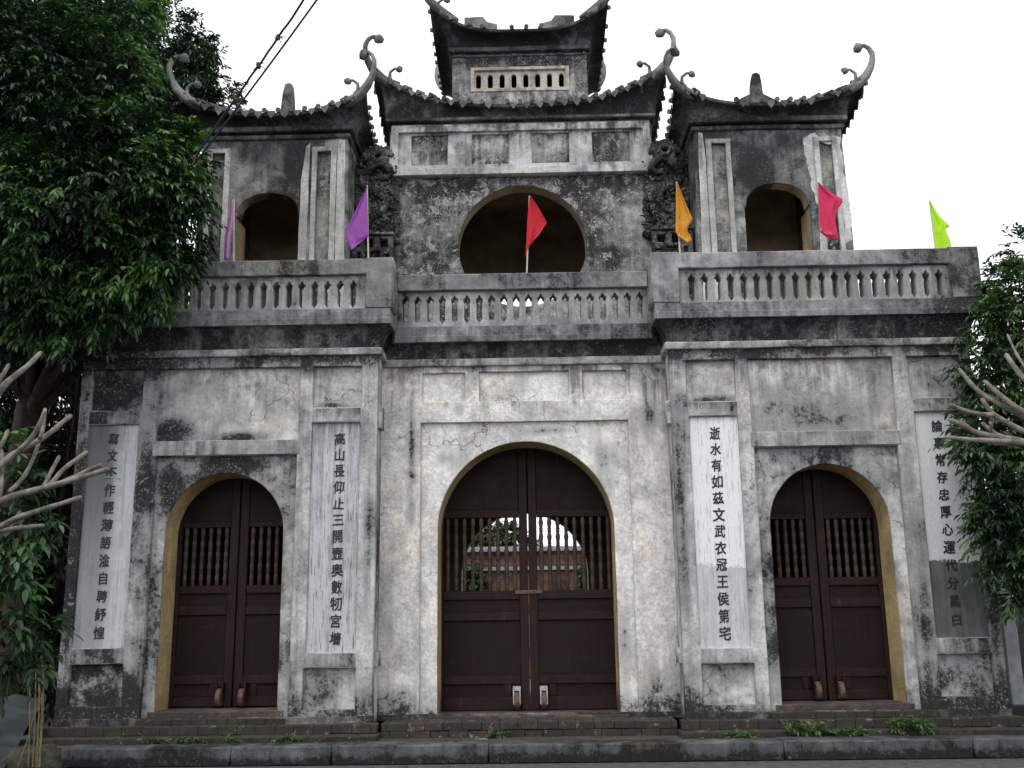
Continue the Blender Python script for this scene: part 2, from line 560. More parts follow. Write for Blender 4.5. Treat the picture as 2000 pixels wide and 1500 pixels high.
M = {}
END_MOULD_SHADE = [(-3.9, -5.35, 0, .20), (4.5, 5.35, 0, .12)]          # left: stains and painted tree shade; right: painted shade of the dim corner
M['wing_frame'] = plaster('plaster_wing_frame', light=(.53, .525, .515), mid=(.23, .23, .228), amt=.35, streak=.5, speck=.5, warm=.25,
                          grad=[(4.30, 4.62, 0, .24), (.95, .35, 0, .25)], gradx=END_MOULD_SHADE, seed=1, runs=[(4.62, .7, .5), (1.0, .5, .3)], crack=.5, spots=[(1.82, 2.6, .09, 1.3, 0.24), (-1.85, 2.3, .09, 1.0, 0.21), (-4.55, 3.3, .1, .6, 0.17), (-5.34, 2.4, .1, 1.4, 0.24), (4.56, 1.6, .1, .8, 0.15), (5.34, 1.6, .1, 1.1, 0.21)])
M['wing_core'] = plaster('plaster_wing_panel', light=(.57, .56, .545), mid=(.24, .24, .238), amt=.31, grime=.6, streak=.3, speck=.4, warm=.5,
                         grad=[(3.7, 3.3, 0, .14)], gradx=END_MOULD_SHADE, seed=2, runs=[(4.48, .6, .45), (3.4, .45, .4)], crack=.7, spots=[(-4.25, 3.70, .26, .20, 0.30), (-3.42, 3.63, .42, .10, 0.36), (-3.5, 3.30, .42, .13, 0.29), (-4.25, 2.95, .16, .35, 0.22), (-5.0, 4.2, .35, .22, 0.25), (3.7, 3.78, .55, .22, 0.14), (2.25, 4.0, .34, .08, 0.29), (2.05, 4.3, .10, .25, 0.14), (-2.3, 4.0, .28, .07, 0.29), (-4.05, 4.25, .28, .2, 0.14)])
M['band'] = plaster('plaster_band', light=(.46, .455, .445), mid=(.19, .19, .188), amt=.37, streak=.7, speck=.45, warm=.15, gradx=END_MOULD_SHADE, seed=3, runs=[(3.96, .16, .6)])
M['centre'] = plaster('plaster_centre', light=(.64, .625, .605), mid=(.33, .325, .318), amt=.22, grime=.5, streak=.4, speck=.35, warm=.45,
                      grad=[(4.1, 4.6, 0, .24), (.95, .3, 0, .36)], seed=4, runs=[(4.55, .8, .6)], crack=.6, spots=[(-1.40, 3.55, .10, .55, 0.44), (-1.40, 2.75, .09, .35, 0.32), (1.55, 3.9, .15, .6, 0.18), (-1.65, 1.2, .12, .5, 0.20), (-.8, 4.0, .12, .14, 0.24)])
M['centre_arch'] = plaster('plaster_centre_arch', light=(.68, .665, .645), mid=(.40, .395, .388), amt=.14, streak=.25, speck=.3, warm=.45,
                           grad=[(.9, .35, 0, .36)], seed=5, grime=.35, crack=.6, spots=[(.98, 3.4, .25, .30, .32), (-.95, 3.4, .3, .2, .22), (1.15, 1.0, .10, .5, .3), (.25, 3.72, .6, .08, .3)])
M['cove'] = plaster('plaster_cove', light=(.30, .30, .295), mid=(.085, .085, .085), dark=(.019, .019, .02), amt=.52, streak=.75, speck=.55, warm=.1, gradx=END_MOULD_SHADE, seed=6)
M['moulding'] = plaster('plaster_moulding', light=(.52, .51, .49), mid=(.15, .15, .147), amt=.40, streak=.45, speck=.75, warm=.2, gradx=END_MOULD_SHADE, seed=7)
M['ledge'] = plaster('plaster_ledge', light=(.30, .30, .30), mid=(.11, .111, .112), amt=.46, streak=.55, speck=.45, warm=.05, gradx=END_MOULD_SHADE, seed=8)
M['rail'] = plaster('plaster_rail', light=(.33, .33, .326), mid=(.135, .135, .135), amt=.40, streak=.45, speck=.6, warm=.1, gradx=END_MOULD_SHADE, seed=9)
M['slots'] = plaster('plaster_slots', light=(.37, .367, .36), mid=(.18, .18, .178), amt=.33, streak=.65, speck=.4, warm=.1, gradx=END_MOULD_SHADE, seed=10, runs=[(5.6, .25, .7)])
M['upper'] = plaster('plaster_upper', light=(.44, .435, .425), mid=(.125, .125, .123), amt=.50, streak=.45, speck=1.0, warm=.25, seed=11, bump=.7, runs=[(8.2, .8, .8)], crack=.4, spots=[(-1.2, 8.0, .5, .15, .25), (1.4, 7.0, .4, .6, .12)])
M['tower'] = plaster('plaster_tower', light=(.34, .34, .338), mid=(.10, .10, .10), amt=.46, streak=.35, speck=.22, warm=.2, seed=12, runs=[(8.6, 1.0, .7)], spots=[(3.5, 7.95, .28, .4, .3), (4.05, 8.4, .3, .2, .15), (-3.4, 8.3, .2, .35, .25), (-4.0, 8.3, .3, .25, .15)])
M['strip'] = plaster('plaster_strip', light=(.52, .515, .505), mid=(.27, .27, .268), amt=.27, streak=.7, speck=.4, warm=.15, seed=13, runs=[(8.5, .8, .5)])
M['sunk'] = plaster('plaster_sunk', light=(.40, .385, .36), mid=(.13, .125, .115), amt=.50, streak=.3, speck=.9, warm=.3, seed=14, bump=.9, flake=.9)
M['fascia'] = plaster('plaster_fascia', light=(.52, .52, .515), mid=(.20, .20, .20), amt=.36, streak=.75, speck=.5, warm=.1, seed=15, runs=[(9.04, .5, .8)])
M['fascia_in'] = plaster('plaster_fascia_in', light=(.46, .455, .435), mid=(.13, .13, .127), amt=.49, streak=.7, speck=.85, warm=.25, seed=16, runs=[(8.92, .5, .8)])
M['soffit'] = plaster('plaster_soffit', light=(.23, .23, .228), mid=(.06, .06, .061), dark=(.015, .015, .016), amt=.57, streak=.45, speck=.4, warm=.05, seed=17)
M['roof_mould'] = plaster('plaster_roof_moulding', light=(.27, .27, .265), mid=(.085, .085, .085), amt=.52, streak=.5, speck=.5, warm=.05, seed=28)
M['horn'] = plaster('plaster_horn', light=(.28, .275, .265), mid=(.12, .118, .114), amt=.44, streak=.3, speck=.4, warm=.15, seed=18)
M['tile'] = plaster('tile_clay', light=(.20, .19, .17), mid=(.07, .066, .06), amt=.48, streak=.3, speck=.5, warm=.3, seed=19)
M['dragon'] = plaster('plaster_dragon', light=(.26, .25, .235), mid=(.055, .054, .052), dark=(.012, .012, .012), amt=.56, streak=.35, speck=.85, warm=.2, seed=20, bump=.9)
M['pavilion'] = plaster('plaster_pavilion', light=(.50, .50, .495), mid=(.13, .13, .129), amt=.47, streak=.5, speck=.7, warm=.1, grad=[(10.35, 10.72, 0, .16)], seed=29)
M['tile_end'] = plaster('tile_end_clay', light=(.25, .235, .21), mid=(.11, .103, .092), amt=.42, streak=.2, speck=.4, warm=.4, seed=30)
M['grille'] = plaster('plaster_grille', light=(.50, .45, .40), mid=(.20, .185, .17), amt=.36, streak=.5, speck=.35, warm=.5, seed=21)
M['patch'] = plaster('plaster_patch', light=(.58, .58, .575), mid=(.36, .36, .36), amt=.14, streak=.3, speck=.2, warm=.05, seed=22)
M['yellow'] = plaster('limewash_yellow', light=(.50, .37, .19), mid=(.33, .235, .12), dark=(.06, .05, .04), amt=.20, streak=.5, speck=.15, warm=.0,
                      grad=[(.9, .4, 0, .28)], seed=23, flake=.4)
M['cream'] = plaster('limewash_cream', light=(.34, .29, .21), mid=(.18, .15, .11), amt=.22, streak=.3, speck=.15, warm=.2, seed=24)
M['base'] = plaster('plaster_base', light=(.28, .27, .255), mid=(.085, .083, .08), amt=.52, streak=.25, speck=.5, warm=.3, seed=25)
M['inside'] = simple('inner_plaster', (.20, .155, .11), (.34, .27, .19), 2.0, .95, .2)
M['base'] = plaster('plaster_base', light=(.30, .29, .275), mid=(.10, .098, .094), amt=.55, streak=.25, speck=.5, warm=.3, seed=25)
M['couplet_a'] = whitewash('couplet_far_left', (.50, .505, .52), (.25, .252, .26), streak=.55, scratch=.2, seed=31, left=(-5.05, -4.8))
M['couplet_b'] = whitewash('couplet_near_left', (.47, .47, .485), (.19, .192, .20), streak=.65, scratch=.75, seed=32)
M['couplet_c'] = whitewash('couplet_near_right', (.72, .72, .725), (.42, .42, .43), zb=2.02, streak=.12, scratch=.45, edge=.62, seed=33)
M['couplet_d'] = whitewash('couplet_far_right', (.62, .625, .63), (.12, .12, .12), zb=2.03, streak=.1, scratch=.12, edge=1.0, seed=34)
M['ink'] = simple('black_ink', (.012, .012, .014), (.03, .03, .033), 30, .7, .1)
M['wood'] = wood('door_wood', (.018, .0083, .0074), (.15, .09, .075), .46)
M['wood_panel'] = wood('door_panel_wood', (.0125, .0052, .0048), (.06, .032, .027), .34)
M['turned'] = wood('turned_wood', (.055, .038, .031), (.17, .135, .115), .5)
M['wheel'] = simple('wooden_wheel', (.07, .035, .026), (.13, .075, .055), 20, .7, .3)
M['zinc'] = simple('bracket_steel', (.30, .30, .31), (.45, .45, .46), 15, .45, .1)
M['brick'] = brickmat('old_brick', (.11, .052, .038), (.075, .042, .034), (.06, .057, .05), dirt=1.35, moss=.5, seed=2)
M['brick_unit'] = brickunit('weathered_brick', (.095, .052, .041), (.062, .043, .036), (.075, .067, .058), 1.8, .8, 2)
M['sill'] = brickmat('terracotta_sill', (.15, .08, .062), (.12, .068, .055), (.08, .07, .062), dirt=.7, sx=.5, sz=.2, moss=.1, seed=3)
M['paving'] = brickmat('step_paving', (.11, .06, .044), (.08, .05, .04), (.05, .047, .042), dirt=.8, sx=.30, sz=.15, moss=.3, seed=4)
M['kerb'] = plaster('kerb_stone', light=(.15, .153, .157), mid=(.062, .064, .066), dark=(.014, .014, .012), amt=.47, streak=.5, speck=.4, warm=.0,
                    grad=[(.14, 0, 0, .28)], seed=27)
M['earth'] = simple('mossy_earth', (.018, .018, .012), (.05, .05, .035), 5, .97, .7, dist=.04)
M['ground'] = simple('road_asphalt', (.05, .05, .05), (.085, .083, .08), 9, .95, .3)
M['court'] = simple('court_paving', (.16, .14, .12), (.10, .09, .08), 4, .95, .3)

# ------------------------------------------------------------------ ground, kerb, steps
tag(MB().poly([(-120, -120, 0), (120, -120, 0), (120, 200, 0), (-120, 200, 0)]).build('ground', M['ground']), kind='structure')
k = MB()
for x0, x1 in ((-4.86, -3.10), (-3.09, -2.05), (-2.04, -.42), (-.41, 2.62), (2.63, 4.55), (4.56, 5.65)):
    k.rect(x0, x1, -.97, -.62, 0.0, .195 + random.uniform(-.005, .005), bevel=.014, jit=.007)
tag(k.build('kerb', M['kerb']), kind='structure')
pv = MB()
pv.box(-5.75, 5.75, -.66, 6.75, -.2, .165)
tag(pv.build('pavement', M['paving']), kind='structure')

steps = empty('brick_steps', (0, -.3, .165), 'worn mossy red brick steps running along the foot of the old gate', 'steps')
for s in (-1, 1):
    a, b = min(s * 1.66, s * 5.60), max(s * 1.66, s * 5.60)
    brickwork(a, b, -.43, .150, 1, .46, 3 + s, h=.078).build('wing_step', M['brick_unit'], steps)
    a, b = min(s * 1.70, s * 5.50), max(s * 1.70, s * 5.50)
    brickwork(a, b, -.17, .226, 1, .22, 13 + s, h=.10).build('wing_step', M['brick_unit'], steps)
    MB().box(a, b, -.42, .06, .10, .222).build('step_bed', M['earth'], steps)
    a, b = s * 3.58 - .86, s * 3.58 + .86
    brickwork(a, b, -.06, .318, 1, .20, 23 + s, h=.075).build('door_step', M['brick_unit'], steps)
brickwork(-1.655, 1.655, -.10, .160, 2, .60, 33, h=.083).build('middle_step', M['brick_unit'], steps)

# ------------------------------------------------------------------ the gate
gate = empty('gate_building', (0, 0, .33), 'old two storey gate of black-stained plaster with three arched doors and curled roofs', 'gate')

CW, CT, CS = 3.58, 3.20, 2.49          # wing arch centre, top, spring
AH = .705
def wing(s):
    X = lambda a, b: (min(s * a, s * b), max(s * a, s * b))
    f = MB()
    holes = [rectp(*X(4.66, 5.27), 1.18, 3.80), rectp(*X(1.975, 2.555), 1.10, 3.785),
             rectp(*X(4.65, 5.27), .53, 1.00), rectp(*X(1.975, 2.575), .47, .925),
             rectp(*X(4.64, 5.27), 3.975, 4.49), rectp(*X(1.965, 2.56), 3.97, 4.485),
             rectp(*X(2.72, 4.46), 3.59, 4.485), rectp(*X(2.73, 4.43), .34, 3.405)]
    f.plate(rectp(*X(1.77, 5.40), .30, 4.62), holes, 0.0, .10, bevel=.007, jit=.004, seed=s * 5)
    f.build('pilaster_frame', M['wing_frame'], gate)
    w = MB()
    w.plate(rectp(*X(1.775, 5.395), .301, 4.80), [archp(s * CW, AH, .302, CS, CT)], .072, .52, bevel=.006, jit=.004, seed=s * 6)
    w.build('facade_wall', M['wing_core'], gate)
    # cross bands standing proud of the frame, returning round the inner corner
    for a, c, z0, z1 in ((1.972, 2.558, 3.795, 3.96), (4.655, 5.272, 3.81, 3.965), (1.972, 2.566, .935, 1.092), (4.655, 5.272, 1.01, 1.172)):
        MB().rect(*X(a, c), -.004, .05, z0, z1, seed=z0).build('cross_band', M['band'], gate)
    MB().rect(*X(2.70, 4.47), -.008, .05, 3.41, 3.585, seed=2).build('lintel_band', M['band'], gate)
    for z0, z1 in ((3.72, 4.0), (.93, 1.10)):
        MB().rect(*X(1.725, 1.79), .06, .28, z0, z1).build('band_return', M['band'], gate)
    MB().rect(*X(1.76, 5.41), -.012, .08, .30, .40, jit=.007, bevel=.008, seed=s).build('plinth_course', M['base'], gate)
    # yellow reveal of the arch
    rv = MB()
    pts = archp(s * CW, AH - .004, .36, CS, CT - .004, 32)[1:] + [archp(s * CW, AH - .004, .36, CS, CT)[0]]
    rv.grid([[(x, y, z) for x, z in pts] for y in (.083, .2, .35, .519)])
    rv.build('arch_reveal', M['yellow'], gate, smooth=True)
    MB().rect(*X(CW - .78, CW + .78), .05, .66, .33, .462, bevel=.010, jit=.006, seed=4 + s).build('door_sill', M['sill'], gate)
wing(-1); wing(1)

# centre bay
cf = MB()
cf.plate(rectp(-1.79, 1.79, .30, 4.60),
         [rectp(-1.285, 1.285, .31, 3.835), rectp(-1.265, -.735, 4.095, 4.47), rectp(-.56, .565, 4.095, 4.475), rectp(.745, 1.28, 4.095, 4.47)],
         .40, .47, bevel=.006, jit=.004, seed=21)
cf.build('pilaster_frame', M['centre'], gate)
MB().plate(rectp(-1.785, 1.785, .301, 4.82), [archp(0, 1.075, .302, 2.51, 3.59, 40)], .445, .93, bevel=.006, jit=.004, seed=22).build('facade_wall', M['centre_arch'], gate)
rv = MB()
pts = archp(0, 1.071, .35, 2.51, 3.586, 40)[1:] + [archp(0, 1.071, .35, 2.51, 3.586)[0]]
rv.grid([[(x, y, z) for x, z in pts] for y in (.455, .6, .75, .929)])
rv.build('arch_reveal', M['yellow'], gate, smooth=True)
MB().rect(-1.16, 1.16, .36, 1.05, .30, .352, bevel=.010, jit=.005).build('door_sill', M['sill'], gate)
MB().rect(-1.80, 1.80, .385, .46, .30, .375, jit=.006, bevel=.008).build('plinth_course', M['base'], gate)

# couplet panels with their columns of characters
def text_mesh(ch, size):
    cu = bpy.data.curves.new('tmp', 'FONT')
    cu.body = ch
    cu.size = size
    cu.align_x = 'CENTER'
    cu.shear = .06
    cu.extrude = .002
    o = bpy.data.objects.new('tmp', cu)
    C.objects.link(o)
    me = bpy.data.meshes.new_from_object(o)
    bpy.data.objects.remove(o)
    bpy.data.curves.remove(cu)
    if len(me.vertices):
        co = np.array([v.co[:] for v in me.vertices])
        c0 = (co.min(0) + co.max(0)) / 2
        me.transform(Matrix.Translation((-c0[0], -c0[1], 0)))
    return me
def couplet(x0, x1, z0, z1, mat, chars, top, bot, size, label):
    p = MB().rect(x0 - .004, x1 + .004, .036, .085, z0 - .004, z1 + .004, bevel=.003, jit=.001).build('couplet_panel', mat, gate)
    p['label'] = label
    t = MB()
    n, bold = len(chars), .0028
    for i, ch in enumerate(chars):
        u = i / (n - 1)
        xx = top[0] + (bot[0] - top[0]) * u
        zz = top[1] + (bot[1] - top[1]) * u
        me = text_mesh(ch, size)
        for v in me.vertices:       # brush-like swelling of the strokes
            v.co.x += .004 * mnoise.noise(Vector((v.co.x * 18, v.co.y * 18, i * 7.1)))
            v.co.y += .004 * mnoise.noise(Vector((v.co.x * 18 + 5, v.co.y * 18, i * 7.1)))
        me.transform(Matrix.Translation((xx, .0335, zz)) @ Matrix.Rotation(PI / 2, 4, 'X') @ Matrix.Rotation(R(random.uniform(-3, 6)), 4, 'Z')
                     @ Matrix.Diagonal((random.uniform(.84, .98), random.uniform(.98, 1.1), 1, 1)))
        for q, (dx, dz) in enumerate(((bold, bold), (-bold, bold), (bold, -bold), (-bold, -bold))):
            m2 = me.copy()
            m2.transform(Matrix.Translation((dx, -.0003 * q, dz)))
            t.mesh(m2)
        bpy.data.meshes.remove(me)
    t.build('inscription', M['ink'], p)
def zx(px, py):
    v = at(px, py, .034)
    return (v.x, v.z)
couplet(-5.27, -4.66, 1.18, 3.80, M['couplet_a'], '寫文不作輕薄語淦自聘紓惶', zx(222, 857), zx(193, 1236), .148, 'grey streaked couplet panel')
couplet(-2.555, -1.975, 1.10, 3.785, M['couplet_b'], '高山長仰止三開壼奥數牣宮墻', zx(664, 857), zx(655, 1247), .150, 'pale couplet panel with dark scratches')
couplet(1.975, 2.555, 1.10, 3.785, M['couplet_c'], '逝水有如茲文武衣冠王侯第宅', zx(1396, 846), zx(1416, 1237), .150, 'white couplet panel with a faded lower third')
couplet(4.66, 5.27, 1.18, 3.80, M['couplet_d'], '論事常存忠厚心運代分黑白', zx(1830, 832), zx(1868, 1210), .148, 'white couplet panel with a dark grey lower part')

# ------------------------------------------------------------------ doors
def wheel(parent, x, y, z, r=.105, t=.062, plate_=False):
    m = MB()
    n = 20
    prof = [(-t / 2, r * .9), (-t / 2 + .012, r), (t / 2 - .012, r), (t / 2, r * .9)]
    rings = [[(x + a, y + rr * math.cos(2 * PI * i / n), z + rr * math.sin(2 * PI * i / n)) for i in range(n)] for a, rr in prof]
    m.grid(rings, close=True)
    for rg in (rings[0], rings[-1]): m.poly(rg)
    m.tube([(x - t * .7, y, z), (x + t * .7, y, z)], .016)
    m.build('wheel', M['wheel'], parent, smooth=True, sharp=35)
    b = MB()
    for d in (-1, 1):
        b.box(x + d * t * .62 - .008, x + d * t * .62 + .008, y - .03, y + .09, z - .04, z + r + .06)
    b.box(x - t * .7, x + t * .7, y + .02, y + .09, z + r + .012, z + r + .065)
    b.build('wheel_bracket', M['zinc'] if plate_ else M['wood'], parent)

def leaf(cx, d, hw, y, z, nbal, ztop, wx, plate_):
    """one door leaf: hinge side at cx + d*hw, meeting edge at cx"""
    g0 = cx + d * .0075
    e = cx + d * hw
    root = MB()
    sw = .105
    root.rect(g0, g0 + d * sw, y, y + .07, z[0], ztop, jit=.001, bevel=.006)
    root.rect(e - d * .09, e, y, y + .07, z[0], ztop, jit=.001, bevel=.004)
    i0, i1 = g0 + d * (sw + .001), e - d * .091
    for a, b in ((z[0], z[1]), (z[2], z[3]), (z[4], z[5]), (z[6], z[7]), (z[8], z[9])):
        root.rect(i0, i1, y + .004, y + .066, a, b, jit=.001, bevel=.008)
    if wx:
        root.rect(wx + d * .075, wx + d * .15, y + .006, y + .06, z[1], z[2], jit=.001, bevel=.006)
    o = root.build('door_leaf', M['wood'], gate)
    p = MB()
    for a, b in ((z[1], z[2]), (z[3], z[4]), (z[5], z[6])):
        p.rect(i0, i1, y + .03, y + .05, a, b, jit=.001, bevel=.002)
    p.build('door_panel', M['wood_panel'], o)
    MB().rect(i0, i1, y + .02, y + .05, z[9], ztop, jit=.001, bevel=.002).build('lunette_panel', M['wood_panel'], o)
    sp = abs(i1 - i0) / nbal
    h = z[8] - z[7]
    for i in range(nbal):
        bx = i0 + d * sp * (i + .5)
        prof = [(.020, 0)]
        nb = 5
        for q in range(nb):
            b0 = q / nb
            for u, r in ((.03, .027), (.09, .027), (.11, .020), (.16, .020), (.18, .0285), (.24, .0285), (.26, .021), (.40, .024), (.62, .031), (.80, .026), (.93, .020)):
                prof.append((r, (b0 + u / nb) * h))
        prof.append((.020, h))
        MB().lathe(bx, y + .035, [(r, z[7] + zz) for r, zz in prof], 10).build('baluster', M['turned'], o, smooth=True, sharp=40)
    if wx: wheel(o, wx, y - .055, z[0] + .11, plate_=plate_)
    return o
ZC = (.362, .52, .665, .77, 1.425, 1.53, 1.68, 1.79, 2.70, 2.80)
ZS = (.472, .59, .73, .835, 1.535, 1.65, 1.79, 1.89, 2.59, 2.665)
for d, wx in ((-1, -.165), (1, .165)):
    lo = leaf(.02, d, 1.16, .945, ZC, 9, 3.68, .02 + wx, True)
    MB().rect(.02 + d * .004, .02 + d * .17, .93, .945, 1.75, 1.795, jit=.004, bevel=.004).build('hasp', M['wheel'], lo)
for s in (-1, 1):
    for d in (-1, 1):
        leaf(s * 3.53, d, .80, .545, ZS, 6, 3.28, s * 3.53 + d * .135, False)

# ------------------------------------------------------------------ inner walls (close the passages and rooms)
iw = MB()
for s in (-1, 1):
    iw.box(s * 5.15, s * 5.395, .521, 6.30, .0, 4.80)
    iw.box(s * 1.55, s * 1.78, .931, 6.30, .0, 4.80)
iw.plate(rectp(-5.40, 5.40, .0, 4.80), [archp(-.06, 1.12, .01, 2.2, 3.28, 32)], 6.301, 6.60, jit=.002)
iw.build('rear_wall', M['inside'], gate)
fl = MB()
fl.box(-5.52, 5.52, .60, 6.70, 4.801, 4.99)
fl.build('floor_slab', M['inside'], gate)

# ------------------------------------------------------------------ cornice and parapet
def profile_path(o, oc):
    """plan outline of the front: wings at offset o, centre at offset oc (metres in front of the wall faces)"""
    return [(-5.40 - o, 3.0), (-5.40 - o, -o), (-1.77 + o, -o), (-1.77 + o, .40 - oc), (1.77 - o, .40 - oc), (1.77 - o, -o), (5.40 + o, -o), (5.40 + o, 3.0)]
def swept(prof_w, prof_c, name, mat):
    m = MB()
    rows = []
    for (ow, zw), (oc, zc) in zip(prof_w, prof_c):
        P = profile_path(ow, oc)
        zz = [zw, zw, zw, zc, zc, zw, zw, zw]
        row = []
        for i in range(7):
            a, b = P[i], P[i + 1]
            za, zb_ = zz[i], zz[i + 1]
            if i == 2: zb_ = zw
            if i == 4: za = zw
            L = math.hypot(b[0] - a[0], b[1] - a[1])
            kk = (20, 26, 3, 26, 3, 26, 20)[i]
            cen = (i == 3)
            for j in range(kk + (1 if i in (2, 3, 4, 6) else 0)):
                t = j / kk
                x, y = a[0] + (b[0] - a[0]) * t, a[1] + (b[1] - a[1]) * t
                z = zc if cen else zw
                row.append((x, y + wob(x, y, z, .004), z + wob(x + 7, y, z, .004)))
        rows.append(row)
    m.grid(rows)
    return m.build(name, mat, gate, smooth=True, sharp=30)
def cove_prof(o0, o1, z0, z1, n=7):
    return [(o0 + (o1 - o0) * (1 - math.cos(t * PI / 2)), z0 + (z1 - z0) * math.sin(t * PI / 2) ** 1.0) for t in [i / n for i in range(n + 1)]]
swept([(-.01, 4.615), (.045, 4.62), (.05, 4.63), (.05, 4.69), (.035, 4.705), (.02, 4.71)],
      [(-.01, 4.545), (.045, 4.55), (.05, 4.56), (.05, 4.625), (.035, 4.64), (.02, 4.645)], 'moulding', M['moulding'])
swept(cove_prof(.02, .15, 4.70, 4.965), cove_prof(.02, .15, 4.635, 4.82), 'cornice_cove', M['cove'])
swept([(.14, 4.965), (.172, 4.97), (.175, 5.04), (.165, 5.05), (.16, 5.165), (.14, 5.17), (-.1, 5.172)],
      [(.14, 4.82), (.172, 4.83), (.175, 4.90), (.165, 4.91), (.16, 5.03), (.14, 5.035), (-.1, 5.036)], 'cornice_ledge', M['ledge'])

def slot(cx, z0, z1, w=.036):
    h = z1 - z0
    return [(cx, z0), (cx + w * .55, z0 + .035), (cx + w, z0 + .055), (cx + w, z1 - .10), (cx + w * 1.25, z1 - .085), (cx + w * 1.25, z1 - .055), (cx + w * .6, z1 - .042),
            (cx + w * .55, z1 - .028), (cx, z1), (cx - w * .55, z1 - .028), (cx - w * .6, z1 - .042), (cx - w * 1.25, z1 - .055), (cx - w * 1.25, z1 - .085), (cx - w, z1 - .10),
            (cx - w, z0 + .055), (cx - w * .55, z0 + .035)]
def parapet(x0, x1, yp, zb, zt, zrail, slots, s0, s1):
    sh = [slot(x, s0, s1) for x in slots]
    p = MB().plate(rectp(x0, x1, zb, zt), sh, yp, yp + .205, bevel=.004, step=.3, jit=.002).build('parapet', M['slots'], gate)
    MB().rect(x0 + .001, x1 - .001, yp - .055, yp + .225, zt + .001, zrail, bevel=.009, jit=.006, seed=x0).build('coping_rail', M['rail'], p)
    return p
for s in (-1, 1):
    sl = [s * (2.075 + i * (5.085 - 2.075) / 19) for i in range(20)]
    a, b = min(s * 1.90, s * 5.215), max(s * 1.90, s * 5.215)
    parapet(a, b, -.115, 5.165, 5.60, 5.80, sl, 5.185, 5.545)
    for x0, x1, dz in ((1.585, 1.915, .012), (5.20, 5.565, .015)):
        po = MB()
        po.rect(min(s * x0, s * x1), max(s * x0, s * x1), -.172, .20, 5.168, 5.80 + dz, bevel=.009, jit=.005, seed=x0 + s)
        po.build('parapet_post', M['rail'], gate)
    # side parapet of the wing, seen end-on
    MB().box(min(s * 5.44, s * 5.54), max(s * 5.44, s * 5.54), .21, 4.5, 5.17, 5.79).build('side_parapet', M['rail'], gate)
sl = [-1.43 + i * 2.96 / 19 - .05 for i in range(20)]
parapet(-1.583, 1.583, .285, 5.03, 5.50, 5.715, sl, 5.075, 5.455)

# ------------------------------------------------------------------ upper storey
def tower(s):
    X = lambda a, b: (min(s * a, s * b), max(s * a, s * b))
    cx = s * 3.79
    zsp, ztp, hw = 7.40, 7.72, .485
    def tarch(zb, grow=0.0):
        pts = [(cx - hw - grow, zb), (cx + hw + grow, zb), (cx + hw + grow, zsp - .05)]
        pts += [(cx + hw - .02, zsp - .05), (cx + hw - .035, zsp)]
        for i in range(1, 20):
            a = PI * i / 20
            pts.append((cx + (hw - .035) * math.cos(a), zsp + (ztp - zsp) * math.sin(a) ** .85))
        pts += [(cx - hw + .035, zsp), (cx - hw + .02, zsp - .05), (cx - hw - grow, zsp - .05)]
        return pts
    outer = [(s * 2.555, 4.99), (s * 4.90, 4.99), (s * 4.825, 8.66), (s * 2.625, 8.66)]
    if s < 0: outer = outer[::-1]
    holes = [tarch(5.02)] + [rectp(*X(a, b), 5.05, 8.37) for a, b in ((2.865, 3.075), (4.475, 4.665))]
    MB().plate(outer, holes, 2.2, 2.44, bevel=.006, jit=.004, seed=s * 9).build('tower_wall', M['tower'], gate)
    rest = MB()
    rest.box(s * 2.60, s * 2.80, 2.441, 4.20, 4.99, 8.64)
    rest.box(s * 4.62, s * 4.835, 2.441, 2.95, 4.99, 8.64)
    rest.box(s * 4.62, s * 4.835, 3.75, 4.20, 4.99, 8.64)
    rest.box(s * 4.62, s * 4.835, 2.951, 3.749, 7.45, 8.64)  # pieces leave an added, unseen side opening that lets light into the room
    rest.box(s * 2.60, s * 4.835, 4.201, 4.40, 4.99, 8.64)
    rest.box(s * 2.62, s * 4.82, 2.30, 4.38, 8.641, 8.75)
    rest.build('tower_wall', M['tower'], gate)
    lin = MB()
    lin.box(s * 2.81, s * 4.61, 4.15, 4.199, 4.995, 8.6)
    lin.box(s * 2.801, s * 2.85, 2.45, 4.149, 4.995, 8.6)
    lin.box(s * 2.86, s * 4.6, 2.45, 4.14, 8.55, 8.6)
    lin.build('inner_wall', M['inside'], gate)
    ins = MB()
    pts = tarch(5.02, -.004)
    ins.grid([[(x, y, z) for x, z in pts] for y in (2.215, 2.32, 2.438)], close=True)
    ins.build('arch_reveal', M['cream'], gate)
    MB().box(cx + s * .487, cx + s * .62, 2.445, 2.75, 4.99, 7.36).build('arch_jamb', M['yellow'], gate)
    for a, b in ((2.865, 3.075), (4.475, 4.665)):
        fr = MB()
        fr.plate(rectp(*X(a - .085, b + .075), 5.0, 8.44), [rectp(*X(a, b), 5.01, 8.37)], 2.165, 2.21, bevel=.006, jit=.003, seed=a * s)
        fr.build('panel_frame', M['strip'], gate)
        MB().rect(*X(a - .01, b + .01), 2.245, 2.30, 5.0, 8.38, jit=.001, bevel=.002).build('sunken_panel', M['sunk'], gate)
    return cx
tower(-1); tower(1)
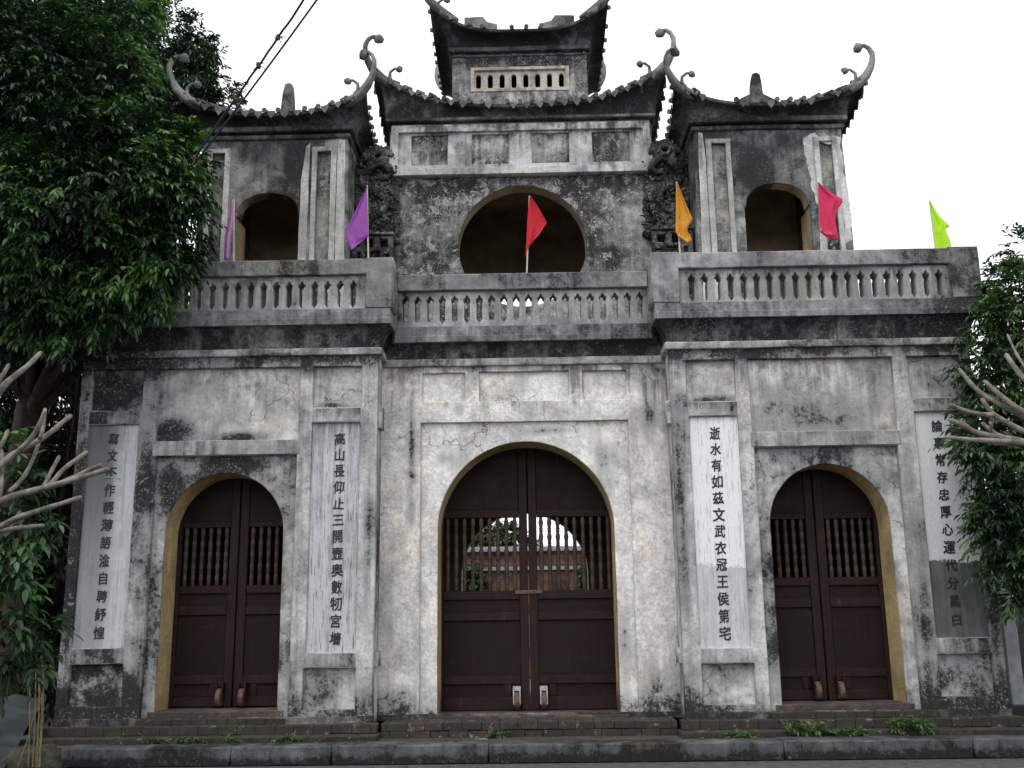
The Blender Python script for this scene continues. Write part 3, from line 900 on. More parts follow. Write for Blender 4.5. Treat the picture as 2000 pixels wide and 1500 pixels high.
# repaired pale plaster on the outer corner of the right tower, and the pale inner corner of the left one
def patch(pts, y):
    MB().plate(pts, [], y, y + .02, bevel=.002, step=.03, jit=.045, seed=3).build('plaster_patch', M['patch'], gate)
P = lambda L, Y: [(at(x, y, Y).x, at(x, y, Y).z) for x, y in L]
patch(P([(1566, 274), (1580, 262), (1592, 257), (1600, 268), (1603, 274), (1597, 282), (1600, 360), (1603, 396), (1592, 398), (1582, 340), (1572, 310)], 2.2), 2.195)
patch(P([(1604, 262), (1641, 266), (1650, 330), (1660, 400), (1664, 470), (1650, 480), (1642, 380), (1634, 285), (1604, 276)], 2.2), 2.195)
for a in ((-3.20, -2.64),):
    MB().plate([(-3.34, 5.0), (-3.19, 5.0), (-3.19, 8.52), (-3.25, 8.45), (-3.31, 7.9)], [], 2.186, 2.215, bevel=.004, jit=.008).build('plaster_patch', M['strip'], gate)
    MB().plate([(-2.775, 5.0), (-2.60, 5.0), (-2.66, 8.55), (-2.74, 8.58), (-2.77, 8.5)], [], 2.186, 2.215, bevel=.004, jit=.008).build('plaster_patch', M['strip'], gate)
MB().plate([(2.60, 5.0), (2.765, 5.0), (2.775, 8.3), (2.74, 8.55), (2.68, 8.56)], [], 2.186, 2.215, bevel=.004, jit=.008).build('plaster_patch', M['strip'], gate)

MOON = (0.0, 7.055, .99)
MB().plate([(-2.62, 4.99), (2.62, 4.99), (2.62, 8.25), (2.07, 8.25), (2.07, 9.0), (-2.07, 9.0), (-2.07, 8.25), (-2.62, 8.25)], [circp(*MOON)], 2.85, 3.13, bevel=.006, jit=.003).build('upper_wall', M['upper'], gate)
rim = MB()
cp = circp(MOON[0], MOON[1], MOON[2] - .004)
rim.grid([[(x, y, z) for x, z in cp] for y in (2.852, 2.95, 3.05, 3.128)], close=True)
rim.build('moon_reveal', M['cream'], gate, smooth=True)
ur = MB()
ur.plate(rectp(-2.05, 2.05, 4.99, 9.0), [archp(-.04, .75, 5.0, 7.2, 7.62, 20)], 6.30, 6.55, jit=.002)
for s in (-1, 1): ur.box(s * 1.85, s * 2.05, 3.131, 6.299, 4.99, 9.0)
ur.box(-2.05, 2.05, 2.86, 6.55, 9.001, 9.2)
ur.build('rear_wall', M['inside'], gate)
# fascia with four sunken squares
sq = [(-1.72, -1.15), (-.77, -.19), (.17, .76), (1.12, 1.705)]
fa = MB().plate([(-2.085, 8.195), (2.065, 8.195), (2.02, 9.04), (-2.03, 9.04)], [rectp(-1.92, 1.915, 8.31, 8.92)], 2.72, 2.86, bevel=.006, jit=.004, seed=40).build('fascia_panel', M['fascia'], gate)
MB().plate(rectp(-1.93, 1.925, 8.30, 8.93), [rectp(a, b, 8.38, 8.885) for a, b in sq], 2.765, 2.82, bevel=.006, jit=.004, seed=41).build('fascia_field', M['fascia'], fa)
MB().rect(-1.92, 1.92, 2.80, 2.845, 8.305, 8.925, jit=.001).build('sunken_panel', M['fascia_in'], fa)

# ------------------------------------------------------------------ roofs
def ringpts(hx, hy, n):
    """perimeter samples: (x, y, s along the side in -1..1, side id)"""
    out = []
    for sd in range(4):
        for i in range(n):
            s = -1 + 2 * i / n
            out.append(((s * hx, -hy), (hx, s * hy), (-s * hx, hy), (-hx, -s * hy))[sd] + (s, sd))
    return out
def make_roof(cx, cy, hx, hy, zm, ze, lift, oh, apex, rx, ry=0.0, mould=(), horn=1.0, tilesp=.195, pw=2.9, horn_tip=True, rear=True, drips=True):
    n = 28
    def eave(s, sd, extra=0.0, dz=0.0):
        k = abs(s) ** pw
        px, py = hx + oh + extra + .05 * k, hy + oh + extra + .05 * k
        b = ((s * px, -py), (px, s * py), (-s * px, py), (-px, -s * py))[sd]
        return Vector((cx + b[0], cy + b[1], ze + dz + lift * k))
    root = MB()
    m0 = max([o for o, a, b in mould] + [0.0])
    base = [(x, y, s, sd) for x, y, s, sd in ringpts(hx + m0, hy + m0, n)]
    rows = []
    for j in range(8):
        t = j / 7
        row = []
        for x, y, s, sd in base:
            e = eave(s, sd)
            hfr, vfr = (1 - math.cos(t * PI / 2)), math.sin(t * PI / 2)
            row.append((cx + x + (e.x - cx - x) * hfr, cy + y + (e.y - cy - y) * hfr, zm + (e.z - zm) * vfr))
        rows.append(row)
    rows.append([tuple(eave(s, sd, .012, .012)) for x, y, s, sd in base])
    rows.append([tuple(eave(s, sd, .012, .055)) for x, y, s, sd in base])
    rows.append([tuple(eave(s, sd, -.01, .065)) for x, y, s, sd in base])
    root.grid(rows, close=True)
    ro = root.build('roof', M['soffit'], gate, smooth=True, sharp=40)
    mo = MB()
    for o, z0, z1 in mould:
        for sd in range(4):
            a = hx + o
            b = hy + o
        r_ = [[(cx + q[0] * (hx + oo), cy + q[1] * (hy + oo), zz + wob(cx + q[0] * hx, cy + q[1], zz, .01, .8)) for q in
               [(u / 12 * 2 - 1, -1) for u in range(12)] + [(1, u / 12 * 2 - 1) for u in range(12)] + [(1 - u / 6, 1) for u in range(12)] + [(-1, 1 - u / 6) for u in range(12)]]
              for oo, zz in ((-.03, z0 - .002), (o - .012, z0), (o, z0 + .012), (o, z1 - .012), (o - .012, z1), (-.03, z1 + .002))]
        mo.grid(r_, close=True)
    if mould: mo.build('roof_moulding', M['roof_mould'], ro, smooth=True, sharp=40)
    # tiled slope
    tp = MB()
    rows = []
    nt_ = 7
    for j in range(nt_ + 1):
        t = j / nt_
        row = []
        for x, y, s, sd in base:
            e = eave(s, sd, -.01, .066)
            b = ((s, -1), (1, s), (-s, 1), (-1, -s))[sd]
            tx, ty = cx + b[0] * rx, cy + b[1] * ry
            zz = e.z + (apex - e.z) * (t ** 1.25 if horn_tip else t)
            row.append((e.x + (tx - e.x) * t, e.y + (ty - e.y) * t, zz))
        rows.append(row)
    tp.grid(rows, close=True)
    tp.build('roof_slope', M['tile'], ro, smooth=True, sharp=50)
    # round tile ends and pointed drip tiles
    te, dr = MB(), MB()
    for sd in range(4):
        if sd == 2 and not rear: continue
        L = 2 * ((hx if sd % 2 == 0 else hy) + oh)
        k = int(L / tilesp)
        for i in range(k):
            s = -1 + 2 * (i + .5) / k
            if abs(s) > .955: continue
            if random.random() < .04: continue
            e = eave(s, sd, .05 + random.uniform(-.012, .01), .080 + random.uniform(-.006, .006))
            q = eave(s, sd, -.08, .105)
            te.tube([e, e + (q - e) * .2, q], [.040, .037, .030], 10)
            s2 = -1 + 2 * (i + 1) / k + random.uniform(-.004, .004)
            if random.random() < .05: continue
            sz_ = random.uniform(.82, 1.08)
            if abs(s2) > .94 or not drips: continue
            e2 = eave(s2, sd, .026, .062)
            tg = (eave(s2 + .02, sd) - eave(s2 - .02, sd)).normalized()
            up = Vector((0, 0, 1))
            nrm = tg.cross(up).normalized() * .008
            shp = [(-.055, .012), (.055, .012), (.056, -.03), (.033, -.062), (0, -.104), (-.033, -.062), (-.056, -.03)]
            tl_ = random.uniform(-.12, .12)
            shp = [((a + b * tl_) * sz_, b * sz_) for a, b in shp]
            f1 = [e2 + tg * a + up * b + nrm for a, b in shp]
            f2 = [e2 + tg * a + up * b - nrm for a, b in shp]
            dr.poly(f1); dr.poly(f2[::-1])
            for u in range(len(shp)):
                v2 = (u + 1) % len(shp)
                dr.poly([f1[u], f2[u], f2[v2], f1[v2]])
    te.build('tile_end', M['tile_end'], ro, smooth=True, sharp=50)
    if drips: dr.build('drip_tile', M['tile_end'], ro)
    # curled horns at the corners
    if horn_tip:
        for sx in (-1, 1):
            for sy in (-1, 1):
                if sy > 0 and not rear: continue
                s0 = 1.0 if (sx * -sy) > 0 else -1.0
                c0 = eave(1.0, 0) if (sx > 0 and sy < 0) else eave(-1.0, 0) if sy < 0 else eave(1.0, 1) if sx > 0 else eave(1.0, 2)
                dg = Vector((sx, sy * .55, 0)).normalized()
                H = horn
                prof = [(-.38, -.10, .06), (-.22, -.06, .105), (-.08, .005, .112), (.02, .09, .100), (.08, .18, .080), (.115, .28, .064), (.12, .38, .050), (.085, .47, .040), (.03, .525, .033), (-.03, .535, .029)]
                h = MB()
                h.tube([c0 + dg * a * H + Vector((0, 0, b * H)) for a, b, r in prof], [r * (H ** .5) for a, b, r in prof], 10, flat=.6)
                kc = c0 + dg * (-.045 * H) + Vector((0, 0, .515 * H))
                h.ball(kc, .070 * H ** .5, 1, .8, 1.0, 2, .4)
                h.ball(kc + dg * -.02 + Vector((0, 0, .06)), .028, 1, .8, 1.3, 1)
                h.ball(kc + dg * -.05 + Vector((0, 0, -.035)), .034, 1, .8, 1, 1)
                h.build('roof_horn', M['horn'], ro, smooth=True, sharp=60)
                # small second horn further in along the front eave
                c1 = eave(.86 * (sx if sy < 0 else -sx), 0 if sy < 0 else 2, 0, .04)
                dx = Vector((sx, 0, 0))
                prof = [(-.10, -.04, .04), (0.02, .02, .042), (.07, .10, .033), (.065, .18, .025), (.01, .225, .021), (-.03, .225, .02)]
                h = MB()
                hs_ = 1.3
                h.tube([c1 + dx * a * hs_ + Vector((0, 0, b * hs_)) for a, b, r in prof], [r for a, b, r in prof], 8)
                h.ball(c1 + dx * -.05 * hs_ + Vector((0, 0, .215 * hs_)), .056, 1, .8, 1, 2, .4)
                h.build('roof_horn', M['horn'], ro, smooth=True, sharp=60)
    return ro

for s in (-1, 1):
    cx = s * 3.725
    ro = make_roof(cx, 3.3, 1.105, 1.10, 8.76, 8.835, .33, .265, 9.36, .12, .0, mould=[(.04, 8.58, 8.65), (.085, 8.69, 8.775)], horn=1.12 if s > 0 else 1.25)
    f = MB()
    fx = cx + .14 if s > 0 else cx - .10
    f.plate([(fx - .125, 9.45), (fx + .125, 9.45), (fx + .085, 9.95), (fx + .07, 10.08), (fx + .02, 10.12), (fx - .05, 10.10), (fx - .075, 10.0), (fx - .09, 9.9)], [], 3.22, 3.38, bevel=.02, step=.08, jit=.006)
    f.build('roof_finial', M['horn'], ro)
    g_ = MB()
    if s > 0: g_.plate([(cx - .95, 9.2), (cx + 1.0, 9.2), (cx + .62, 9.54), (cx + .22, 9.77), (cx + .06, 9.77), (cx - .36, 9.56)], [], 3.26, 3.34, bevel=.01)
    else: g_.plate([(cx - .95, 9.2), (cx + .95, 9.2), (cx + .3, 9.5), (cx - .3, 9.5)], [], 3.26, 3.34, bevel=.01)
    g_.build('roof_ridge', M['tile'], ro)
make_roof(0, 4.7, 2.03, 1.85, 9.18, 9.265, .56, .22, 9.85, 1.2, .1, mould=[(.03, 8.985, 9.055), (.10, 9.13, 9.20)], horn=1.3, pw=2.9)
# top pavilion
pv_ = MB()
pv_.plate([(-1.145, 9.3), (1.145, 9.3), (1.135, 10.75), (-1.135, 10.75)], [rectp(-.81, .81, 10.09, 10.505)], 3.60, 3.72, bevel=.006, jit=.004)
for s in (-1, 1): pv_.box(s * 1.0, s * 1.14, 3.721, 5.8, 9.3, 10.74)
pv_.box(-1.14, 1.14, 5.68, 5.80, 9.3, 10.74)
pv_.box(-1.12, 1.12, 3.62, 5.78, 10.741, 10.8)
po = pv_.build('pavilion_wall', M['pavilion'], gate)
def pill(cx, z0, z1, w):
    return [(cx + w * math.cos(a), z0 + w + w * math.sin(a)) for a in [PI + PI * i / 8 for i in range(9)]] + [(cx + w * math.cos(a), z1 - w + w * math.sin(a)) for a in [PI * i / 8 for i in range(9)]]
MB().plate(rectp(-.78, .78, 10.115, 10.48), [pill(-.70 + i * .2, 10.15, 10.405, .042) for i in range(8)], 3.635, 3.70, bevel=.005, step=.3, jit=.001).build('window_grille', M['grille'], po)
MB().plate(rectp(-.83, .83, 10.07, 10.52), [rectp(-.765, .765, 10.13, 10.465)], 3.585, 3.64, bevel=.006, jit=.003).build('window_frame', M['grille'], po)
rp = make_roof(0, 4.7, 1.14, 1.10, 10.88, 10.985, .50, .30, 11.75, .75, .05, tilesp=.23, drips=False, mould=[(.025, 10.715, 10.75), (.06, 10.80, 10.885)], horn=1.35, pw=3.5)
rg = MB()
for s in (-1, 1):
    rg.plate([(s * x, z) for x, z in ((.40, 11.68), (1.0, 11.68), (1.0, 12.13), (.66, 12.14), (.58, 12.03), (.40, 11.98))][::s], [], 4.62, 4.78, bevel=.015, jit=.005)
rg.rect(-.8, .8, 4.65, 4.75, 11.6, 11.86)
rg.build('roof_ridge', M['horn'], rp)

# ------------------------------------------------------------------ dragon reliefs and pierced blocks beside the moon window
def dragon(s):
    d = MB()
    rr = random.Random(11 + s)
    Q = lambda u, v, y=0.0: Vector((s * (2.0 + u * .56), 2.80 - y * .75, 6.98 + v * 1.55))
    # head with a round eye opening
    eye = Q(.42, .985, .16)
    ring = [eye + Vector((math.cos(a) * .085, 0, math.sin(a) * .075)) for a in [2 * PI * i / 14 for i in range(15)]]
    d.tube(ring, .045, 7, cap=False)
    ring = [eye + Vector((math.cos(a) * .155 * (1 if abs(a - PI / 2) < 1.6 else .9), .03, math.sin(a) * .135)) for a in [2 * PI * i / 16 for i in range(17)]]
    d.tube(ring, [.05 + .012 * math.sin(i * 1.9) for i in range(17)], 7, cap=False)
    for i in range(9):
        a = .2 + i * .38
        c = eye + Vector((math.cos(a) * .21, .05, math.sin(a) * .17))
        d.ball(c, .045, 1, .9, 1, 2, .5)
    # jaw, muzzle
    d.tube([Q(.25, .90, .15), Q(.1, .86, .2), Q(.02, .80, .18), Q(.12, .76, .16), Q(.35, .77, .12)], [.06, .065, .05, .04, .05], 8)
    d.tube([Q(.62, .96, .1), Q(.8, .99, .12), Q(.92, .95, .1), Q(.9, .88, .1)], [.06, .05, .045, .03], 8)
    # body coming down in an S
    body = [Q(.55, .90, .10), Q(.78, .80, .10), Q(.80, .68, .09), Q(.55, .62, .10), Q(.28, .57, .10), Q(.18, .46, .09), Q(.38, .38, .09), Q(.65, .33, .08), Q(.72, .23, .07), Q(.52, .16, .06), Q(.33, .10, .05)]
    fine = []
    for a, b in zip(body, body[1:]):
        for j in range(5): fine.append(a + (b - a) * j / 5)
    d.tube(fine, [.056 * (1 - .45 * i / len(fine)) * (1 + .4 * (i % 2)) for i in range(len(fine))], 9)
    for i, p in enumerate(fine):
        d.ball(p + Vector((.045 * (-1) ** i, -.05, .04)), .026, 1, .7, 1.5, 1, .5)
    # cloud curls
    for i in range(48):
        c = Q(rr.uniform(-.10, .98), rr.uniform(.10, .95), rr.uniform(.0, .05))
        r0 = rr.uniform(.035, .085)
        a0 = rr.uniform(0, 6.3)
        dirr = rr.choice((-1, 1))
        sp = [c + Vector((math.cos(a0 + dirr * t * 4.6) * r0 * (1.3 - t), -.03 - .03 * t, math.sin(a0 + dirr * t * 4.6) * r0 * (1.3 - t))) for t in [q / 11 for q in range(12)]]
        d.tube(sp, [.026 - .012 * q / 11 for q in range(12)], 6)
    for i in range(110):      # scratched scale and cloud ridges
        c = Q(rr.uniform(-.15, 1.0), rr.uniform(.08, .93), rr.uniform(.0, .05))
        a0, l0 = rr.uniform(-.9, .9) + (1.6 if i % 3 else .4), rr.uniform(.05, .14)
        d.tube([c + Vector((math.cos(a0 + t * .8) * l0 * t, -.025, math.sin(a0 + t * .8) * l0 * t)) for t in (0, .35, .7, 1)], [.012, .016, .013, .006], 5)
    for i in range(150):
        c = Q(rr.uniform(-.15, 1.0), rr.uniform(.10, .95), rr.uniform(-.05, .03))
        d.ball(c, rr.uniform(.03, .07), rr.uniform(.6, 1.5), 1, rr.uniform(.7, 1.6), 1, .6)
    for v in d.bm.verts:
        v.co += Vector((mnoise.noise(v.co * 9), mnoise.noise(v.co * 9 + Vector((5, 0, 0))), mnoise.noise(v.co * 9 + Vector((0, 5, 0))))) * .022
    d.build('dragon_relief', M['dragon'], gate, smooth=True, sharp=55)
    # stucco bed the relief is worked on
    MB().plate([(s * x, z) for x, z in ((1.90, 7.1), (2.61, 7.05), (2.61, 8.45), (2.45, 8.62), (2.32, 8.66), (2.30, 8.66), (2.02, 8.5), (1.92, 8.3))][::s],
               [circp(eye.x, eye.z, .05, 12)], 2.77, 2.845, bevel=.02, step=.06, jit=.03, seed=s).build('relief_bed', M['dragon'], gate)
    # pierced ventilation block standing behind the parapet
    hs = []
    for (a, b, c, e) in ((.08, .20, .28, .42), (.30, .42, .28, .43), (.50, .56, .30, .42), (.06, .14, .08, .18), (.20, .42, .12, .22), (.48, .54, .13, .22), (.05, .12, -.10, .02), (.28, .34, -.1, .03), (.44, .52, -.16, -.03),
                         (.10, .22, -.28, -.16), (.32, .40, -.30, -.18), (.48, .54, -.34, -.24)):
        hs.append(rectp(min(s * (1.945 + a), s * (1.945 + b)), max(s * (1.945 + a), s * (1.945 + b)), 6.62 + c, 6.62 + e))
    sc = MB().plate(rectp(min(s * 1.945, s * 2.56), max(s * 1.945, s * 2.56), 5.0, 7.09), hs, 2.42, 2.52, bevel=.012, step=.05, jit=.012, seed=s)
    sc.rect(s * 1.93, s * 2.58, 2.38, 2.80, 7.10, 7.135, jit=.004)
    sc.build('pierced_block', M['dragon'], gate)
dragon(-1); dragon(1)

# ------------------------------------------------------------------ flags on the parapet
def flag(label, col, name, Y, pole_top, pole_bot, inner, outer, ripple=.03, seed=0):
    """pole and cloth; the cloth is spanned between its pole edge and its free edge, with folds"""
    b, t = at(*pole_bot, Y), at(*pole_top, Y)
    root = empty('pennant_flag', b, label, 'flag', 'small festival flags along the parapet')
    d = (b - t) * .25
    MB().tube([b + Vector((0, 0, -.12)) , t + (t - b) * .01], [.011, .009], 8).build('flag_pole', M['pole'], root, smooth=True, sharp=50)
    def resamp(pl, n):
        pts = [at(x, y, Y) for x, y in pl]
        L = [0]
        for p, q in zip(pts, pts[1:]): L.append(L[-1] + (q - p).length)
        out = []
        for i in range(n):
            u = L[-1] * i / (n - 1)
            k = max(j for j in range(len(L)) if L[j] <= u + 1e-9)
            k = min(k, len(pts) - 2)
            w = (u - L[k]) / max(1e-6, L[k + 1] - L[k])
            out.append(pts[k].lerp(pts[k + 1], min(1, w)))
        return out
    n, m = 22, 16
    A, B = resamp(inner, n), resamp(outer, n)
    rows = []
    for p, q in zip(A, B):
        r = []
        for j in range(m + 1):
            u = j / m
            v = p.lerp(q, u)
            ph = u * 7.5 + seed + 1.4 * (v.z - b.z)
            v.y += -.012 + ripple * u ** .7 * (math.sin(ph) + .5 * math.sin(2.3 * ph + seed))
            r.append(tuple(v))
        rows.append(r)
    cl = MB().grid(rows).build('flag_cloth', clothmat('cloth_' + name, col), root, smooth=True)
    so = cl.modifiers.new('thickness', 'SOLIDIFY')
    so.thickness = .003
M['pole'] = simple('bamboo_pole', (.42, .37, .30), (.55, .50, .42), 12, .6, .1)
flag('pale violet flag hanging furled at the edge of the leafy tree', (.62, .30, .62), 'pale_violet', .10, (457, 390), (457, 512),
     [(455, 391), (456, 430), (451, 470), (449, 508)], [(455, 391), (448, 425), (438, 462), (437, 508)], .02, 1)
flag('purple flag blown to the left in front of the carved dragon', (.36, .085, .43), 'purple', .10, (717, 364), (720, 505),
     [(717, 365), (718, 400), (720, 460)], [(717, 365), (697, 408), (674, 456), (686, 490), (720, 461)], .012, 2)
flag('red flag standing in front of the round moon window', (.62, .008, .03), 'red', .50, (1034, 384), (1028, 532),
     [(1034, 384), (1030, 430), (1027, 490), (1024, 503)], [(1036, 384), (1053, 410), (1068, 437), (1052, 461), (1033, 479)], .018, 3)
flag('golden yellow flag hanging in folds beside the right hand tower', (.72, .33, .012), 'golden', .10, (1321, 357), (1328, 497),
     [(1320, 357), (1320, 400), (1319, 452), (1324, 463)], [(1322, 357), (1338, 395), (1353, 430), (1340, 449), (1351, 471), (1344, 478), (1324, 464)], .03, 4)
flag('hot pink flag fluttering before the repaired white plaster', (.70, .025, .12), 'pink', .10, (1598, 357), (1604, 497),
     [(1597, 358), (1599, 410), (1601, 452)], [(1598, 358), (1622, 376), (1648, 391), (1634, 413), (1631, 432), (1639, 471), (1615, 465), (1601, 452)], .02, 5)
flag('lime green flag near the outer corner post against the sky', (.50, .85, .015), 'lime', .11, (1815, 392), (1829, 500),
     [(1815, 393), (1821, 440), (1828, 500)], [(1816, 393), (1835, 420), (1856, 441), (1847, 447), (1856, 470), (1862, 500)], .015, 6)

# ------------------------------------------------------------------ foliage generator
class Leaves:
    def __init__(self, seed):
        self.r = np.random.default_rng(seed)
        self.v, self.f, self.t = [], [], []
        self.n = 0
    def sprays(self, pos, out, rach, leaf, width, pairs, droop=.8, tone=(0, 1), tones=None):
        """pinnate sprays: pos, out are (N,3); each spray bends over and carries `pairs` pairs of drooping leaflets"""
        r = self.r
        N = len(pos)
        L = rach * r.uniform(.7, 1.2, N)
        d0 = out + r.normal(0, .35, (N, 3))
        d0[:, 2] -= .15
        d0 /= np.linalg.norm(d0, axis=1)[:, None]
        st = r.uniform(tone[0], tone[1], N) if tones is None else tones
        up = np.array([0, 0, 1.0])
        for k in range(pairs + 1):
            u = (k + .6) / (pairs + 1)
            P = pos + d0 * (L * u)[:, None]
            P[:, 2] -= droop * .45 * L * u * u
            dr = d0.copy()
            dr[:, 2] -= droop * .9 * u
            dr /= np.linalg.norm(dr, axis=1)[:, None]
            side = np.cross(dr, up)
            side /= (np.linalg.norm(side, axis=1)[:, None] + 1e-6)
            for sg in ((-1, 1) if k < pairs else (0,)):
                ld = dr * .75 + side * sg * .8 + r.normal(0, .18, (N, 3))
                ld[:, 2] -= .35 * droop + .15
                ld /= np.linalg.norm(ld, axis=1)[:, None]
                nn = np.cross(ld, np.cross(up, ld) + r.normal(0, .35, (N, 3)))
                nn /= (np.linalg.norm(nn, axis=1)[:, None] + 1e-6)
                wv = np.cross(ld, nn)
                ll = (leaf * r.uniform(.75, 1.2, N))[:, None]
                ww = ll * width * .5
                fold = nn * ww * .35
                a = P
                m1, m2, tip = P + ld * ll * .33, P + ld * ll * .68 - np.array([0, 0, .03]) * ll, P + ld * ll - np.array([0, 0, .12]) * ll
                V = np.stack([a, m1 + wv * ww + fold, m2 + wv * ww * .8 + fold, tip, m2 - wv * ww * .8 + fold, m1 - wv * ww + fold, m1, m2], 1)
                base = self.n + np.arange(N)[:, None] * 8
                for q in ((0, 6, 1), (0, 5, 6)):
                    self.f.append(np.hstack([base + np.array(q), base + q[2]])[:, :3])
                for q in ((6, 7, 2, 1), (5, 4, 7, 6)):
                    self.f.append(base + np.array(q))
                for q in ((7, 3, 2), (4, 3, 7)):
                    self.f.append(base + np.array(q))
                self.v.append(V.reshape(-1, 3))
                tt = np.where(r.uniform(0, 1, N) < .006, 1.0, np.clip(st + r.normal(0, .14, N), 0, .97))
                self.t.append(np.repeat(tt, 8))
                self.n += N * 8
    def blob(self, c, R_, n, rach, leaf, width, pairs, droop=.8, flat=(1, 1, 1), shell=.55, tone=(0, 1)):
        r = self.r
        d = r.normal(0, 1, (n, 3))
        d /= np.linalg.norm(d, axis=1)[:, None]
        K = max(5, int(9 * (R_ / .6) ** 1.4))
        kd = r.normal(0, 1, (K, 3))
        kd /= np.linalg.norm(kd, axis=1)[:, None]
        kt = r.uniform(tone[0], tone[1], K)
        wh = r.integers(0, K, n)
        cl = r.uniform(0, 1, n) < .82          # most sprays sit in clumps, the rest fill the inside
        dc = kd[wh] + r.normal(0, .27, (n, 3)) * min(1.0, .6 / R_ + .2)
        dc /= np.linalg.norm(dc, axis=1)[:, None]
        d = np.where(cl[:, None], dc, d)
        rad = R_ * np.where(cl, r.uniform(.82, 1.08, n), shell * r.uniform(.4, 1.3, n))
        lump = np.array([1 + .28 * mnoise.noise(Vector((x * 2.2 + c[0], y * 2.2 + c[1], z * 2.2 + c[2]))) for x, y, z in d])
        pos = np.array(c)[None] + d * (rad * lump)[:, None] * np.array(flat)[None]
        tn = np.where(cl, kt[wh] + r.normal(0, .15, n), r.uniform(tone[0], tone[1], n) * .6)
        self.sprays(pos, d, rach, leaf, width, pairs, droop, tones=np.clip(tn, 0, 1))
    def build(self, name, mat, parent):
        v = np.concatenate(self.v)
        q = parent
        base = Vector((0, 0, 0))
        while q:
            base += q.location
            q = q.parent
        v = v - np.array(base)
        me = bpy.data.meshes.new(name)
        me.from_pydata(v.tolist(), [], [row for a in self.f for row in a.tolist()])
        at_ = me.attributes.new('tone', 'FLOAT', 'POINT')
        at_.data.foreach_set('value', np.concatenate(self.t).astype(np.float32))
        me.materials.append(mat)
        o = bpy.data.objects.new(name, me)
        C.objects.link(o)
        o.parent = parent
        return o

M['bark'] = simple('dark_bark', (.018, .015, .012), (.048, .040, .032), 10, .95, .6, (1, 1, .35), dist=.03)
M['leaf_big'] = leafmat('leaf_broad', (.004, .011, .005), (.014, .044, .014), (.080, .175, .042), .52, .2)
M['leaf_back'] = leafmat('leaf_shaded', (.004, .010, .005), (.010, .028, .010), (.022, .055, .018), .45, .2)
M['leaf_shrub'] = leafmat('leaf_shrub', (.005, .015, .006), (.015, .044, .013), (.05, .12, .032), .5, .22)
M['leaf_right'] = leafmat('leaf_fine', (.005, .016, .007), (.020, .055, .019), (.085, .155, .042), .48, .2)
M['leaf_weed'] = leafmat('leaf_weed', (.015, .04, .010), (.05, .11, .025), (.11, .19, .05), .55, .25)
M['leaf_far'] = leafmat('leaf_far', (.012, .030, .010), (.030, .075, .020), (.06, .12, .03), .6, .1)

def limb(m, a, b, r0, r1, bend=.15, seed=0):
    rr = random.Random(seed)
    pts, rad = [], []
    off = Vector((rr.uniform(-1, 1), rr.uniform(-1, 1), rr.uniform(-.3, .8))) * (b - a).length * bend
    for i in range(9):
        t = i / 8
        p = a.lerp(b, t) + off * (t * (1 - t) * 2)
        pts.append(p)
        rad.append(r0 + (r1 - r0) * t)
    m.tube(pts, rad, 8)

def tree(name, label, cat, base, fork, rt, blobs, mat, leaf, width, rach, pairs, dens, droop, seed, group=None, tone=(0, 1), limbs=True):
    root = empty(name, base, label, cat, group)
    tm = MB()
    base = Vector(base)
    fork = Vector(fork)
    limb(tm, base - Vector((0, 0, .1)), fork, rt * 1.25, rt * .8, .06, seed)
    lv = Leaves(seed)
    for i, (px, py, pr, Y, *rest) in enumerate(blobs):
        c = at(px, py, Y)
        Rm = pr / 2000 * (c.y - CAML.y)
        if limbs: limb(tm, fork + Vector((0, 0, -.2 * (i % 4) * rt)), c, rt * .38, .02, .12, seed + i)
        n = int(dens * (rest[0] if rest else 1) * (Rm / .7) ** 2) + 6
        lv.blob(c, Rm, n, rach, leaf, width, pairs, droop, (1, .85, 1), .45, tone)
    tm.build('trunk', M['bark'], root, smooth=True)
    lv.build('crown', mat, root)
    return root

big = [(70, 60, 150, -.6), (200, 60, 120, -.4), (245, 50, 50, .4), (50, 200, 150, -1.0), (190, 190, 130, -.8), (240, 140, 60, .2), (275, 285, 85, -.9), (350, 300, 58, -.7),
       (392, 315, 40, -.6), (100, 330, 140, -1.2), (225, 355, 130, -1.0), (330, 375, 80, -.8), (375, 360, 42, -.6), (378, 398, 28, -.6), (365, 440, 45, -.5), (110, 480, 130, -.9),
       (235, 480, 105, -.9), (310, 490, 70, -.7), (345, 520, 34, -.6), (290, 560, 55, -.6), (90, 585, 70, -.9, .8), (200, 580, 60, -.8, .8), (205, 620, 42, -.9), (140, 640, 40, -.9), (85, 610, 60, -.9),
       (20, 420, 130, -1.3), (40, 520, 110, -1.0), (-60, 150, 200, -1.0), (-80, 400, 180, -1.0), (-60, 620, 130, -.6), (90, 120, 160, 1.6, .7), (210, 130, 120, 1.6, .8), (160, 300, 170, 1.4, .7), (270, 400, 80, 1.2), (120, 480, 150, 1.4, .7), (250, 540, 70, 1.2), (40, 250, 150, 1.6, .7), (180, 600, 60, 1.0), (60, 560, 120, 1.2, .8), (200, 20, 120, 1.6, .7)]
tree('broadleaf_tree', 'big dark leafy tree with drooping leaves covering the left end of the gate', 'tree', (-6.5, .9, 0), (-6.3, .6, 4.2), .22, big, M['leaf_big'],
     .098, .36, .19, 3, 560, .55, 21)
backb = [(330, 95, 80, 4.2), (385, 80, 50, 4.0), (395, 150, 60, 4.2), (420, 185, 42, 4.0), (340, 190, 70, 4.3), (430, 225, 38, 4.1), (380, 230, 60, 4.2), (290, 120, 80, 4.6), (300, 230, 80, 4.5),
         (200, 320, 170, 4.8), (250, 130, 150, 5.2), (120, 200, 200, 5.6), (60, 60, 200, 5.5), (200, 30, 130, 5.4), (60, 400, 180, 5.2)]
